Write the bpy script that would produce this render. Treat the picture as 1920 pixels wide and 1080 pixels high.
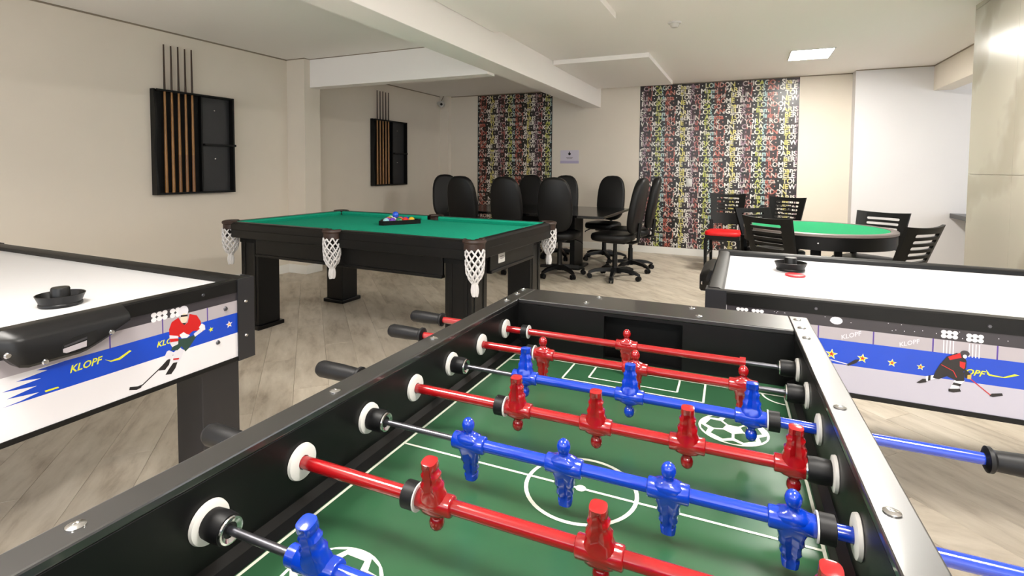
import bpy, bmesh, math, random
from math import sin, cos, pi, radians, sqrt, floor as ffloor
from mathutils import Vector, Matrix

random.seed(7)
S = bpy.context.scene
COL = S.collection
for o in list(bpy.data.objects):
    bpy.data.objects.remove(o)

# ------------------------------------------------------------------ camera
F_PX, CX, CY = 964.139, 960.0, 359.693
YAW, PITCH, ROLL, CAM_H = 0.4266, 0.046, 0.0069, 1.24
_f = Vector((-sin(YAW) * cos(PITCH), cos(YAW) * cos(PITCH), -sin(PITCH)))
_r = Vector((cos(YAW), sin(YAW), 0))
_u = _r.cross(_f)
CR = _r * cos(ROLL) + _u * sin(ROLL)
CU = -_r * sin(ROLL) + _u * cos(ROLL)
CP = Vector((0, 0, CAM_H))
cam = bpy.data.cameras.new('camera')
cam.sensor_fit = 'HORIZONTAL'
cam.sensor_width = 36.0
cam.lens = F_PX / 1920 * 36
cam.shift_y = -(540 - CY) / 1920
cam.clip_start = 0.02
co = bpy.data.objects.new('camera', cam)
COL.objects.link(co)
m = Matrix((CR, CU, -_f)).transposed().to_4x4()
m.translation = CP
co.matrix_world = m
S.camera = co


def at(x, y, ax, val):
    """point where the ray of a photo pixel meets the plane axis = val"""
    d = _f + CR * ((x - CX) / F_PX) - CU * ((y - CY) / F_PX)
    t = (val - CP[ax]) / d[ax]
    return CP + d * t


# ------------------------------------------------------------------ world, exposure
W = bpy.data.worlds.new('world')
S.world = W
W.use_nodes = True
W.node_tree.nodes['Background'].inputs[0].default_value = (0.93, 0.96, 1.0, 1)
W.node_tree.nodes['Background'].inputs[1].default_value = 0.9
S.view_settings.view_transform = 'Standard'
S.view_settings.look = 'None'
S.view_settings.gamma = 1
S.view_settings.use_curve_mapping = False
S.view_settings.exposure = 1.95
LAMP = 28.0


# ------------------------------------------------------------------ materials
def lin(c):
    c = c / 255
    return c / 12.92 if c <= 0.04045 else ((c + 0.055) / 1.055) ** 2.4


MATS = {}


def M(name, rgb, rough=0.5, metal=0.0, spec=0.5, coat=0.0, var=0.0, scale=8.0, stretch=None, bump=0.0, emit=0.0, random_obj=0.0):
    if name in MATS:
        return MATS[name]
    mt = bpy.data.materials.new(name)
    mt.use_nodes = True
    nt = mt.node_tree
    b = nt.nodes['Principled BSDF']
    c = (lin(rgb[0]), lin(rgb[1]), lin(rgb[2]), 1)
    b.inputs['Base Color'].default_value = c
    b.inputs['Roughness'].default_value = rough
    b.inputs['Metallic'].default_value = metal
    b.inputs['Specular IOR Level'].default_value = spec
    b.inputs['Coat Weight'].default_value = coat
    b.inputs['Coat Roughness'].default_value = 0.08
    if emit:
        b.inputs['Emission Color'].default_value = c
        b.inputs['Emission Strength'].default_value = emit
    if var or bump:
        tc = nt.nodes.new('ShaderNodeTexCoord')
        mp = nt.nodes.new('ShaderNodeMapping')
        if stretch:
            mp.inputs['Scale'].default_value = stretch
        nz = nt.nodes.new('ShaderNodeTexNoise')
        nz.inputs['Scale'].default_value = scale
        nz.inputs['Detail'].default_value = 6
        nt.links.new(tc.outputs['Object'], mp.inputs[0])
        nt.links.new(mp.outputs[0], nz.inputs[0])
        if var:
            rp = nt.nodes.new('ShaderNodeValToRGB')
            rp.color_ramp.elements[0].position = 0.3
            rp.color_ramp.elements[1].position = 0.7
            rp.color_ramp.elements[0].color = tuple(x * (1 - var) for x in c[:3]) + (1,)
            rp.color_ramp.elements[1].color = tuple(min(1, x * (1 + var)) for x in c[:3]) + (1,)
            nt.links.new(nz.outputs['Fac'], rp.inputs[0])
            nt.links.new(rp.outputs[0], b.inputs['Base Color'])
        if bump:
            bp = nt.nodes.new('ShaderNodeBump')
            bp.inputs['Strength'].default_value = bump
            bp.inputs['Distance'].default_value = 0.002
            nt.links.new(nz.outputs['Fac'], bp.inputs['Height'])
            nt.links.new(bp.outputs[0], b.inputs['Normal'])
    MATS[name] = mt
    return mt


WALL = M('wall_paint', (224, 215, 201), 0.75, var=0.015, scale=3)
WALLW = M('wall_white', (214, 212, 212), 0.7, var=0.01, scale=3)
CEIL = M('ceiling_paint', (243, 239, 235), 0.8)
BASE = M('baseboard_white', (240, 238, 232), 0.4)
GAP = M('shadow_gap', (140, 128, 112), 0.8)
BLACK = M('black_laminate', (7, 7, 7), 0.4, spec=0.28, var=0.15, scale=30)
BLACK2 = M('black_paint', (7, 7, 7), 0.45, spec=0.28)
MATT = M('black_matt', (9, 9, 10), 0.7, spec=0.3)
RAILM = M('rail_laminate', (17, 16, 16), 0.34, spec=1.0, coat=0.6, var=0.12, scale=14)
RUBBER = M('rubber', (9, 9, 11), 0.5, spec=0.3)
PLASTIC = M('black_plastic', (12, 12, 13), 0.36, spec=0.35)
LEATHER = M('black_leather', (10, 10, 11), 0.45, spec=0.35, bump=0.15, scale=120)
CHROME = M('chrome', (205, 205, 205), 0.18, metal=1)
STEEL = M('grey_steel', (98, 98, 104), 0.3, metal=0.9)
WHITEP = M('white_plastic', (204, 202, 198), 0.35)
RED = M('red_gloss', (138, 10, 16), 0.18, spec=0.6, coat=0.5)
BLUE = M('blue_gloss', (3, 50, 164), 0.18, spec=0.6, coat=0.5)
FELT = M('green_felt', (26, 156, 126), 0.95, spec=0.1, var=0.05, scale=60)
FELT2 = M('poker_felt', (44, 156, 104), 0.95, spec=0.1, var=0.05, scale=60)
PITCH_M = M('pitch_green', (36, 74, 48), 0.30, var=0.18, scale=5)
LINE = M('line_white', (198, 202, 188), 0.4)
HOCKEY = M('hockey_surface', (212, 212, 215), 0.3)
WOODCUE = M('cue_wood', (150, 104, 50), 0.35, var=0.15, scale=10)
CUEDARK = M('cue_dark', (58, 38, 22), 0.35)
COTTON = M('cotton_white', (206, 204, 204), 0.9)
POCKETL = M('pocket_leather', (46, 28, 20), 0.5, var=0.3, scale=40)
WOODDK = M('dark_wood', (8, 8, 8), 0.36, spec=0.3, var=0.15, scale=4, stretch=(1, 12, 12))
REDSEAT = M('red_vinyl', (226, 22, 26), 0.45)
RINGGREY = M('poker_ring', (120, 110, 106), 0.35)
LAMPM = M('lamp_diffuser', (255, 250, 242), 0.5, emit=LAMP)


def text_data(body, size=1.0, offset=0.0, shear=0.0):
    cu = bpy.data.curves.new('t', 'FONT')
    cu.body = body
    cu.size = size
    cu.offset = offset
    cu.shear = shear
    cu.resolution_u = 2
    ob = bpy.data.objects.new('t', cu)
    COL.objects.link(ob)
    dg = bpy.context.evaluated_depsgraph_get()
    me = bpy.data.meshes.new_from_object(ob.evaluated_get(dg))
    v = [(p.co.x, p.co.y) for p in me.vertices]
    f = [tuple(p.vertices) for p in me.polygons]
    bpy.data.objects.remove(ob)
    bpy.data.meshes.remove(me)
    bpy.data.curves.remove(cu)
    return v, f


TXT = {}
for key, body, off, sh in (('chi', 'CHICAGO \u00b7 Shanghai \u00b7 LONDON \u00b7 ', 0.035, 0), ('los', 'LOS ANGELES \u00b7 Miami \u00b7 PARIS \u00b7 ', 0.035, 0),
                           ('tok', 'TOKYO \u00b7 Madrid \u00b7 BERLIN \u00b7 Atlanta \u00b7 ', 0.035, 0), ('new', 'NEW YORK \u00b7 ROME \u00b7 BANGKOK \u00b7 ', 0.035, 0),
                           ('klopf', 'KLOPF', 0.02, 0.3), ('kl', 'KLO', 0.02, 0.3), ('opf', 'OPF', 0.02, 0.3)):
    TXT[key] = text_data(body, 1.0, off, sh)


# ------------------------------------------------------------------ mesh helpers
class B:
    def __init__(s):
        s.bm = bmesh.new()
        s.mi = 0

    def _mi(s, faces):
        for f in faces:
            f.material_index = s.mi

    def box(s, c, d, bev=0.0, mat=None, seg=2):
        r = bmesh.ops.create_cube(s.bm, size=1)
        vs = r['verts']
        for v in vs:
            v.co = Vector((v.co.x * d[0], v.co.y * d[1], v.co.z * d[2]))
        fs = list({f for v in vs for f in v.link_faces})
        if bev:
            es = list({e for v in vs for e in v.link_edges})
            q = bmesh.ops.bevel(s.bm, geom=es, offset=bev, segments=seg, affect='EDGES', profile=0.5)
            vs = list({v for f in q['faces'] for v in f.verts} | {v for v in vs if v.is_valid})
            fs = list({f for v in vs for f in v.link_faces})
        X = Matrix.Translation(Vector(c))
        if mat is not None:
            X = X @ mat
        for v in vs:
            v.co = X @ v.co
        s._mi(fs)
        return s

    def span(s, lo, hi, bev=0.0, mat=None):
        c = [(a + b) / 2 for a, b in zip(lo, hi)]
        d = [abs(b - a) for a, b in zip(lo, hi)]
        return s.box(c, d, bev, mat)

    def cyl(s, p0, p1, r0, r1=None, n=16, caps=True):
        r1 = r0 if r1 is None else r1
        return s.stack([(p0, r0), (p1, r1)], n, caps)

    def stack(s, rings, n=16, caps=True):
        """rings: (point, radius) along a path"""
        pts = [Vector(p) for p, r in rings]
        vr = []
        a = None
        for i, (p, r) in enumerate(rings):
            d = (pts[min(i + 1, len(pts) - 1)] - pts[max(i - 1, 0)])
            d.normalize()
            if a is None:
                a = d.orthogonal().normalized()
            a = (a - d * a.dot(d)).normalized()
            b = d.cross(a)
            vr.append([s.bm.verts.new(pts[i] + (a * cos(2 * pi * k / n) + b * sin(2 * pi * k / n)) * r) for k in range(n)])
        fs = []
        for i in range(len(vr) - 1):
            for k in range(n):
                fs.append(s.bm.faces.new((vr[i][k], vr[i][(k + 1) % n], vr[i + 1][(k + 1) % n], vr[i + 1][k])))
        if caps:
            fs.append(s.bm.faces.new(vr[0][::-1]))
            fs.append(s.bm.faces.new(vr[-1]))
        s._mi(fs)
        return s

    def tube(s, pts, r, n=6, closed=False):
        if closed:
            pts = list(pts) + [pts[0], pts[1]]
        return s.stack([(p, r) for p in pts], n, not closed)

    def lathe(s, prof, c=(0, 0, 0), n=24, mat=None):
        X = Matrix.Translation(Vector(c)) @ (mat if mat is not None else Matrix.Identity(4))
        vr = []
        for r, z in prof:
            if r < 1e-6:
                vr.append([s.bm.verts.new(X @ Vector((0, 0, z)))])
            else:
                vr.append([s.bm.verts.new(X @ Vector((r * cos(2 * pi * k / n), r * sin(2 * pi * k / n), z))) for k in range(n)])
        fs = []
        for a, b in zip(vr, vr[1:]):
            for k in range(n):
                k2 = (k + 1) % n
                if len(a) == 1 and len(b) == 1:
                    continue
                if len(a) == 1:
                    fs.append(s.bm.faces.new((a[0], b[k2], b[k])))
                elif len(b) == 1:
                    fs.append(s.bm.faces.new((a[k], a[k2], b[0])))
                else:
                    fs.append(s.bm.faces.new((a[k], a[k2], b[k2], b[k])))
        s._mi(fs)
        return s

    def sph(s, c, r, sc=(1, 1, 1), n=14):
        q = bmesh.ops.create_uvsphere(s.bm, u_segments=n, v_segments=max(6, n // 2 + 1), radius=r)
        for v in q['verts']:
            v.co = Vector((v.co.x * sc[0] + c[0], v.co.y * sc[1] + c[1], v.co.z * sc[2] + c[2]))
        s._mi({f for v in q['verts'] for f in v.link_faces})
        return s

    def rings(s, rr, caps=True):
        """list of rings with equally many points"""
        vr = [[s.bm.verts.new(p) for p in r] for r in rr]
        n = len(vr[0])
        fs = []
        for a, b in zip(vr, vr[1:]):
            for k in range(n):
                fs.append(s.bm.faces.new((a[k], a[(k + 1) % n], b[(k + 1) % n], b[k])))
        if caps:
            fs.append(s.bm.faces.new(vr[0][::-1]))
            fs.append(s.bm.faces.new(vr[-1]))
        s._mi(fs)
        return s

    def prism(s, poly, z0, z1, mat=None):
        X = mat if mat is not None else Matrix.Identity(4)
        return s.rings([[X @ Vector((p[0], p[1], z0)) for p in poly], [X @ Vector((p[0], p[1], z1)) for p in poly]])

    def face(s, pts):
        f = s.bm.faces.new([s.bm.verts.new(p) for p in pts])
        f.material_index = s.mi
        return s

    def done(s, name, mats, parent=None, smooth=40, recalc=True):
        if recalc:
            bmesh.ops.recalc_face_normals(s.bm, faces=s.bm.faces)
        me = bpy.data.meshes.new(name)
        s.bm.to_mesh(me)
        s.bm.free()
        for k in (mats if isinstance(mats, (list, tuple)) else [mats]):
            me.materials.append(k)
        if smooth:
            me.shade_smooth()
            me.set_sharp_from_angle(angle=radians(smooth))
        o = bpy.data.objects.new(name, me)
        COL.objects.link(o)
        if parent:
            o.parent = parent
        return o


def rz(a):
    return Matrix.Rotation(a, 4, 'Z')


def tag(o, label, cat, group=None):
    o['label'] = label
    o['category'] = cat
    if group:
        o['group'] = group
    return o


def struct(o, label=None, cat=None):
    o['kind'] = 'structure'
    if label:
        o['label'] = label
        o['category'] = cat
    return o


def thing(name, loc, rot, label, cat, group=None):
    o = bpy.data.objects.new(name, None)
    o.empty_display_size = 0.1
    COL.objects.link(o)
    o.location = loc
    o.rotation_euler = (0, 0, rot)
    return tag(o, label, cat, group)


def copy_tree(o, parent=None):
    c = o.copy()
    COL.objects.link(c)
    if parent:
        c.parent = parent
    for ch in o.children:
        if ch is not c:
            copy_tree(ch, c)
    return c


# ================================================================== the room
XL, YB, ZC = -4.868, 7.762, 2.473
XR, YF = 4.3, -2.4
YB2 = 7.55            # stepped part of the back wall
T = 0.15


def wbox(name, lo, hi, mt, label, cat='wall', kind=True, bev=0):
    o = B().span(lo, hi, bev).done(name, mt, smooth=0)
    if kind:
        struct(o, label, cat)
    return o


# floor with diagonal planks
fl = wbox('floor', (XL - T, YF - T, -0.2), (XR + T, YB + T, -0.008), M('floor_bed', (140, 128, 112), 0.9), 'pale grey brown wood plank floor laid diagonally', 'floor')
PLK = bpy.data.materials.new('plank_wood')
PLK.use_nodes = True
nt = PLK.node_tree
bs = nt.nodes['Principled BSDF']
tc = nt.nodes.new('ShaderNodeTexCoord')
oi = nt.nodes.new('ShaderNodeObjectInfo')
sep = nt.nodes.new('ShaderNodeVectorMath')
sep.operation = 'MULTIPLY_ADD'
cmb = nt.nodes.new('ShaderNodeCombineXYZ')
ml = nt.nodes.new('ShaderNodeMath')
ml.operation = 'MULTIPLY'
ml.inputs[1].default_value = 37
nt.links.new(oi.outputs['Random'], ml.inputs[0])
for k in range(3):
    nt.links.new(ml.outputs[0], cmb.inputs[k])
sep.inputs[1].default_value = (2.6, 9, 9)
nt.links.new(tc.outputs['Object'], sep.inputs[0])
nt.links.new(cmb.outputs[0], sep.inputs[2])
n1 = nt.nodes.new('ShaderNodeTexNoise')
n1.inputs['Scale'].default_value = 1.3
n1.inputs['Detail'].default_value = 9
n1.inputs['Roughness'].default_value = 0.62
n1.inputs['Distortion'].default_value = 0.25
nt.links.new(sep.outputs[0], n1.inputs[0])
rp = nt.nodes.new('ShaderNodeValToRGB')
e = rp.color_ramp.elements
e[0].position, e[0].color = 0.28, (lin(156), lin(142), lin(125), 1)
e[1].position, e[1].color = 0.68, (lin(212), lin(202), lin(186), 1)
q = e.new(0.47)
q.color = (lin(194), lin(183), lin(166), 1)
nt.links.new(n1.outputs['Fac'], rp.inputs[0])
hs = nt.nodes.new('ShaderNodeHueSaturation')
mr = nt.nodes.new('ShaderNodeMapRange')
mr.inputs[3].default_value = 0.93
mr.inputs[4].default_value = 1.06
nt.links.new(oi.outputs['Random'], mr.inputs[0])
nt.links.new(mr.outputs[0], hs.inputs['Value'])
nt.links.new(rp.outputs[0], hs.inputs['Color'])
nt.links.new(hs.outputs[0], bs.inputs['Base Color'])
bs.inputs['Roughness'].default_value = 0.42
bp = nt.nodes.new('ShaderNodeBump')
bp.inputs['Strength'].default_value = 0.12
bp.inputs['Distance'].default_value = 0.001
nt.links.new(n1.outputs['Fac'], bp.inputs['Height'])
nt.links.new(bp.outputs[0], bs.inputs['Normal'])


def clip(poly, ax, val, keep_less):
    out = []
    for i in range(len(poly)):
        a, b = poly[i], poly[(i + 1) % len(poly)]
        ia = (a[ax] <= val) == keep_less
        ib = (b[ax] <= val) == keep_less
        if ia:
            out.append(a)
        if ia != ib:
            t = (val - a[ax]) / (b[ax] - a[ax])
            out.append((a[0] + (b[0] - a[0]) * t, a[1] + (b[1] - a[1]) * t))
    return out


PL, PW, PA = 1.22, 0.184, radians(90 + 46)
pd, pn = Vector((cos(PA), sin(PA))), Vector((-sin(PA), cos(PA)))
g = 0.0004
full = B()
full.prism([(-PL / 2 + g, -PW / 2 + g), (PL / 2 - g, -PW / 2 + g), (PL / 2 - g, PW / 2 - g), (-PL / 2 + g, PW / 2 - g)], -0.008, -0.0012)
full.rings([[(-PL / 2 + g, -PW / 2 + g, -0.0012), (PL / 2 - g, -PW / 2 + g, -0.0012), (PL / 2 - g, PW / 2 - g, -0.0012), (-PL / 2 + g, PW / 2 - g, -0.0012)],
            [(-PL / 2 + 2.5 * g, -PW / 2 + 2.5 * g, 0), (PL / 2 - 2.5 * g, -PW / 2 + 2.5 * g, 0), (PL / 2 - 2.5 * g, PW / 2 - 2.5 * g, 0), (-PL / 2 + 2.5 * g, PW / 2 - 2.5 * g, 0)]])
pl0 = full.done('plank', PLK, fl, smooth=0)
plank_mesh = pl0.data
bpy.data.objects.remove(pl0)
cands = []
for j in range(-70, 70):
    sh = (j * 0.41) % 1.0
    for i in range(-12, 12):
        c = pd * ((i + sh) * PL) + pn * (j * PW)
        if c.x < XL - 0.8 or c.x > XR + 0.8 or c.y < YF - 0.8 or c.y > YB + 0.8:
            continue
        poly = [(c + pd * a * PL / 2 + pn * b * PW / 2) for a, b in ((-1, -1), (1, -1), (1, 1), (-1, 1))]
        poly = [(p.x, p.y) for p in poly]
        cl = poly
        for ax_, v_, k_ in ((0, XL, False), (0, XR, True), (1, YF, False), (1, YB, True)):
            cl = clip(cl, ax_, v_, k_) if len(cl) > 2 else cl
        if len(cl) < 3:
            continue
        whole = all(XL <= p[0] <= XR and YF <= p[1] <= YB for p in poly)
        dv = Vector((c.x, c.y, 0)) - CP
        z = dv.dot(_f)
        vis = -1
        if z > 0.4:
            px, py = CX + F_PX * dv.dot(CR) / z, CY - F_PX * dv.dot(CU) / z
            if -150 < px < 2070 and py < 1300:
                vis = 1 / z ** 3
        cands.append((vis, c, cl, whole))
cands.sort(key=lambda q: -q[0])
rest = B()
R4 = rz(PA)
for k, (vis, c, cl, whole) in enumerate(cands):
    if k < 298 and vis > 0:
        if whole:
            o = bpy.data.objects.new('plank', plank_mesh)
            COL.objects.link(o)
            o.parent = fl
        else:
            inv = R4.inverted()
            b = B().prism([(inv @ (Vector((p[0], p[1], 0)) - Vector((c.x, c.y, 0)))).xy for p in cl], -0.008, 0)
            o = b.done('plank', PLK, fl, smooth=0)
        o.location = (c.x, c.y, 0)
        o.rotation_euler = (0, 0, PA)
    else:
        cc = sum((Vector(p) for p in cl), Vector((0, 0))) / len(cl)
        rest.prism([tuple(cc + (Vector(p) - cc) * 0.998) for p in cl], -0.008, 0)
o = rest.done('floor_boards', PLK, fl, smooth=0)
o['kind'] = 'stuff'

# ceiling and walls
wbox('ceiling', (XL - T, YF - T, ZC), (XR + T, YB + T, ZC + 0.15), CEIL, 'smooth white plaster ceiling', 'ceiling')
wbox('wall_left', (XL - T, YF, 0), (XL, YB + T, ZC), WALL, 'long beige wall carrying the two cue racks')
wbox('wall_back', (XL, YB, 0), (1.2, YB + T, ZC), WALL, 'beige end wall with two strips of lettered wallpaper')
wbox('wall_recess', (1.2, YB2, 0), (XR, YB + T, ZC), WALLW, 'white wall section stepped forward beside the marble pillar')
# wall behind the camera with a glazed front added unseen as fill light
GX0, GX1, GZ0, GZ1 = -4.4, 3.9, 0.25, 2.3
wre = wbox('wall_rear', (XL, YF - T, 0), (GX0, YF, ZC), WALL, 'beige wall with an added wide glazed front opposite the wallpaper')
for lo, hi in (((GX1, YF - T, 0), (XR, YF, ZC)), ((GX0, YF - T, 0), (GX1, YF, GZ0)), ((GX0, YF - T, GZ1), (GX1, YF, ZC))):
    B().span(lo, hi).done('wall_section', WALL, wre, smooth=0)
# right wall with an unseen window, added to let daylight in
WY0, WY1, WZ0, WZ1 = 3.2, 7.2, 0.45, 2.15
wr = wbox('wall_right', (XR, YF - T, 0), (XR + T, WY0, ZC), WALLW, 'white wall with an added wide window beyond the marble pillar')
for lo, hi in (((XR, WY1, 0), (XR + T, YB, ZC)), ((XR, WY0, 0), (XR + T, WY1, WZ0)), ((XR, WY0, WZ1), (XR + T, WY1, ZC))):
    B().span(lo, hi).done('wall_section', WALLW, wr, smooth=0)
wn = struct(B().span((XR + 0.06, WY0, WZ0), (XR + 0.066, WY1, WZ1)).done('added_window_1', M('clear_glass', (255, 255, 255), 0.0), smooth=0), 'added unseen wide window with white frame', 'window')
gl = MATS['clear_glass'].node_tree
tr = gl.nodes.new('ShaderNodeBsdfTransparent')
gl.links.new(tr.outputs[0], gl.nodes['Material Output'].inputs[0])
fb = B()
for y in (WY0 + 0.02, (WY0 + WY1) / 2, WY1 - 0.02):
    fb.span((XR + 0.04, y - 0.02, WZ0), (XR + 0.09, y + 0.02, WZ1))
for z in (WZ0 + 0.02, WZ1 - 0.02):
    fb.span((XR + 0.041, WY0, z - 0.02), (XR + 0.089, WY1, z + 0.02))
fb.done('added_window_frame', WHITEP, wn, smooth=0)

wn2 = struct(B().span((GX0, YF - 0.09, GZ0), (GX1, YF - 0.084, GZ1)).done('added_window_2', MATS['clear_glass'], smooth=0), 'added unseen glazed front with white frame opposite the wallpaper', 'window')  # added out of view, lets sky light fill the room
fb = B()
for k in range(6):
    x = GX0 + 0.02 + (GX1 - GX0 - 0.04) * k / 5
    fb.span((x - 0.02, YF - 0.11, GZ0), (x + 0.02, YF - 0.06, GZ1))
for z in (GZ0 + 0.02, GZ1 - 0.02):
    fb.span((GX0, YF - 0.109, z - 0.02), (GX1, YF - 0.061, z + 0.02))
fb.done('added_window_frame', WHITEP, wn2, smooth=0)

# column, beams, header
CXR, CY0, CY1 = -4.596, 4.386, 4.62
struct(B().span((XL, CY0, 0), (CXR, CY1, ZC)).done('column', WALL, smooth=0), 'beige square column standing out from the cue rack wall', 'column')
struct(B().span((XL, 7.66, 0), (-4.70, YB, ZC)).done('corner_pilaster', WALL, smooth=0), 'narrow beige pilaster in the corner under the security camera', 'column')
BMX0, BMX1, BMZ = -2.30, -2.045, 2.172
struct(B().span((BMX0, YF, BMZ), (BMX1, YB, ZC), 0.004).done('ceiling_beam', CEIL, smooth=0), 'long white ceiling beam running to the wallpapered wall', 'beam')
struct(B().span((CXR - 0.001, 4.468, 2.15), (BMX0, CY1 + 0.002, ZC), 0.004).done('ceiling_beam', CEIL, smooth=0), 'short white cross beam between column and long ceiling beam', 'beam')
struct(B().span((1.97, 3.0, 2.18), (2.15, YB2, ZC)).done('header_beam', WALL, smooth=0), 'beige header above the opening beside the marble pillar', 'beam')
# ceiling plates
for y0, y1, lb in ((5.60, 7.52, 'white rectangular dropped ceiling plate beside the long beam, near the wallpaper'), (2.2, 4.08, 'white rectangular dropped ceiling plate beside the long beam, over the game tables')):
    o = B().span((-2.04, y0, ZC - 0.05), (-0.965, y1, ZC), 0.003).done('ceiling_plate', CEIL, smooth=0)
    tag(o, lb, 'ceiling panel', None)
# raised dark strips, colour standing in for the shade of the ceiling gaps
k = 0
for lo, hi in (((XL, YF, ZC - 0.014), (XL + 0.003, CY0, ZC)), ((XL, CY1, ZC - 0.014), (XL + 0.003, 7.66, ZC)), ((-4.7, YB - 0.003, ZC - 0.014), (BMX0, YB, ZC)),
               ((BMX1, YB - 0.003, ZC - 0.012), (1.2, YB, ZC)), ((1.2, YB2 - 0.003, ZC - 0.012), (1.97, YB2, ZC)), ((1.967, 5.0, ZC - 0.014), (1.97, YB2, ZC)),
               ((XL, CY0 - 0.003, ZC - 0.010), (CXR, CY0, ZC)), ((CXR, CY0, ZC - 0.008), (CXR + 0.003, 4.468, ZC)), ((CXR, 4.465, ZC - 0.008), (BMX0, 4.468, ZC))):
    k += 1
    struct(B().span(lo, hi).done('gap_shade_%d' % k, GAP, smooth=0))
# baseboards
for nme, lo, hi in (('baseboard_left', (XL, YF, 0), (XL + 0.014, CY0, 0.1)), ('baseboard_left_far', (XL, CY1, 0), (XL + 0.014, 7.66, 0.1)), ('baseboard_column_front', (XL, CY0 - 0.014, 0), (CXR + 0.014, CY0, 0.1)),
                    ('baseboard_column_side', (CXR, CY0, 0), (CXR + 0.014, CY1, 0.1)), ('baseboard_back', (-4.7, YB - 0.014, 0), (1.2, YB, 0.1)), ('baseboard_recess', (1.2, YB2 - 0.014, 0), (XR, YB2, 0.1))):
    struct(B().span(lo, hi, 0.002).done(nme, BASE, smooth=0))

# marble pillar with large tiles
MAR = bpy.data.materials.new('marble')
MAR.use_nodes = True
nt = MAR.node_tree
bs = nt.nodes['Principled BSDF']
tc = nt.nodes.new('ShaderNodeTexCoord')
na = nt.nodes.new('ShaderNodeTexWave')
na.wave_profile = 'SIN'
na.bands_direction = 'DIAGONAL'
na.inputs['Scale'].default_value = 0.55
na.inputs['Distortion'].default_value = 7.0
na.inputs['Detail'].default_value = 5
na.inputs['Detail Scale'].default_value = 0.9
na.inputs['Detail Roughness'].default_value = 0.6
nt.links.new(tc.outputs['Object'], na.inputs[0])
vr_ = nt.nodes.new('ShaderNodeValToRGB')
ee = vr_.color_ramp.elements
ee[0].position, ee[0].color = 0.0, (lin(186), lin(181), lin(168), 1)
ee[1].position, ee[1].color = 0.72, (lin(186), lin(181), lin(168), 1)
q = ee.new(0.985)
q.color = (lin(146), lin(139), lin(124), 1)
nt.links.new(na.outputs['Fac'], vr_.inputs[0])
nb = nt.nodes.new('ShaderNodeTexNoise')
nb.inputs['Scale'].default_value = 0.9
nb.inputs['Detail'].default_value = 3
nt.links.new(tc.outputs['Object'], nb.inputs[0])
mx = nt.nodes.new('ShaderNodeMix')
mx.data_type = 'RGBA'
mx.inputs[7].default_value = (lin(178), lin(172), lin(158), 1)
nt.links.new(nb.outputs['Fac'], mx.inputs[0])
nt.links.new(vr_.outputs[0], mx.inputs[6])
nt.links.new(mx.outputs[2], bs.inputs['Base Color'])
bs.inputs['Roughness'].default_value = 0.20
bs.inputs['Specular IOR Level'].default_value = 0.6
PX0, PX1, PY0, PY1 = 1.525, 2.2, 3.55, 4.96
pi_ = struct(B().span((PX0 + 0.008, PY0 + 0.008, 0), (PX1 - 0.008, PY1 - 0.008, ZC)).done('pillar', M('grout', (190, 182, 164), 0.9), smooth=0), 'broad pillar clad in polished pale beige marble tiles', 'pillar')
zs = [0, 1.218, 2.436, ZC]
for a in range(3):
    z0, z1 = zs[a] + 0.0012, zs[a + 1] - 0.0012
    n = 2
    for b_ in range(n):
        y0 = PY0 + (PY1 - PY0) * b_ / n
        y1 = PY0 + (PY1 - PY0) * (b_ + 1) / n
        for x0, x1 in ((PX0, PX0 + 0.008), (PX1 - 0.008, PX1)):
            B().span((x0, y0 + 0.001, z0), (x1, y1 - 0.001, z1)).done('tile', MAR, pi_, smooth=0)
    for y0, y1 in ((PY0, PY0 + 0.008), (PY1 - 0.008, PY1)):
        B().span((PX0 + 0.008, y0, z0), (PX1 - 0.008, y1, z1)).done('tile', MAR, pi_, smooth=0)

# counter beyond the pillar
ct = thing('counter', (2.62, 6.7, 0), 0, 'white counter with dark stone top beyond the marble pillar', 'counter')
B().span((-0.45, -0.85, 0.70), (0.45, 0.845, 0.75), 0.003).done('worktop', M('dark_stone', (44, 44, 46), 0.3, var=0.2, scale=60), ct, smooth=0)
B().span((-0.1, -0.8, 0), (0.43, 0.83, 0.70)).done('cabinet', WALLW, ct, smooth=0)


# ------------------------------------------------------------------ lamps
def led(loc, label, sx=0.38, sy=0.50):
    t = thing('ceiling_lamp', loc, 0, label, 'lamp', 'recessed ceiling lamps')
    B().span((-sx / 2, -sy / 2, -0.006), (sx / 2, sy / 2, -0.002), 0.0015).done('diffuser', LAMPM, t, smooth=0)
    fr = B()
    w = 0.012
    for lo, hi in (((-sx / 2 - w, -sy / 2 - w), (sx / 2 + w, -sy / 2)), ((-sx / 2 - w, sy / 2), (sx / 2 + w, sy / 2 + w)), ((-sx / 2 - w, -sy / 2), (-sx / 2, sy / 2)), ((sx / 2, -sy / 2), (sx / 2 + w, sy / 2))):
        fr.span((lo[0], lo[1], -0.008), (hi[0], hi[1], 0))
    fr.done('frame', WHITEP, t, smooth=0)
    return t


led((0.59, 6.34, ZC), 'glowing rectangular recessed lamp in the white ceiling above the poker table')
for x, y in ((0.59, 3.5), (0.59, 0.6), (0.59, -1.7)):
    led((x, y, ZC), 'rectangular recessed lamp in the ceiling on the marble pillar side')

led((-1.3, 0.2, ZC), 'unseen rectangular lamp added to the ceiling on the cue rack side')  # added lamp out of view, brightens the cue rack wall

# smoke detector
t = thing('smoke_detector', (-0.578, 4.551, ZC), 0, 'small round white smoke detector on the ceiling', 'smoke detector')
B().lathe([(0, -0.012), (0.05, -0.012), (0.055, 0), (0, 0)]).done('base', WHITEP, t)
B().lathe([(0, -0.045), (0.025, -0.043), (0.034, -0.03), (0.038, -0.012), (0, -0.012)]).done('sensor', M('grey_plastic', (200, 196, 190), 0.4), t)


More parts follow.
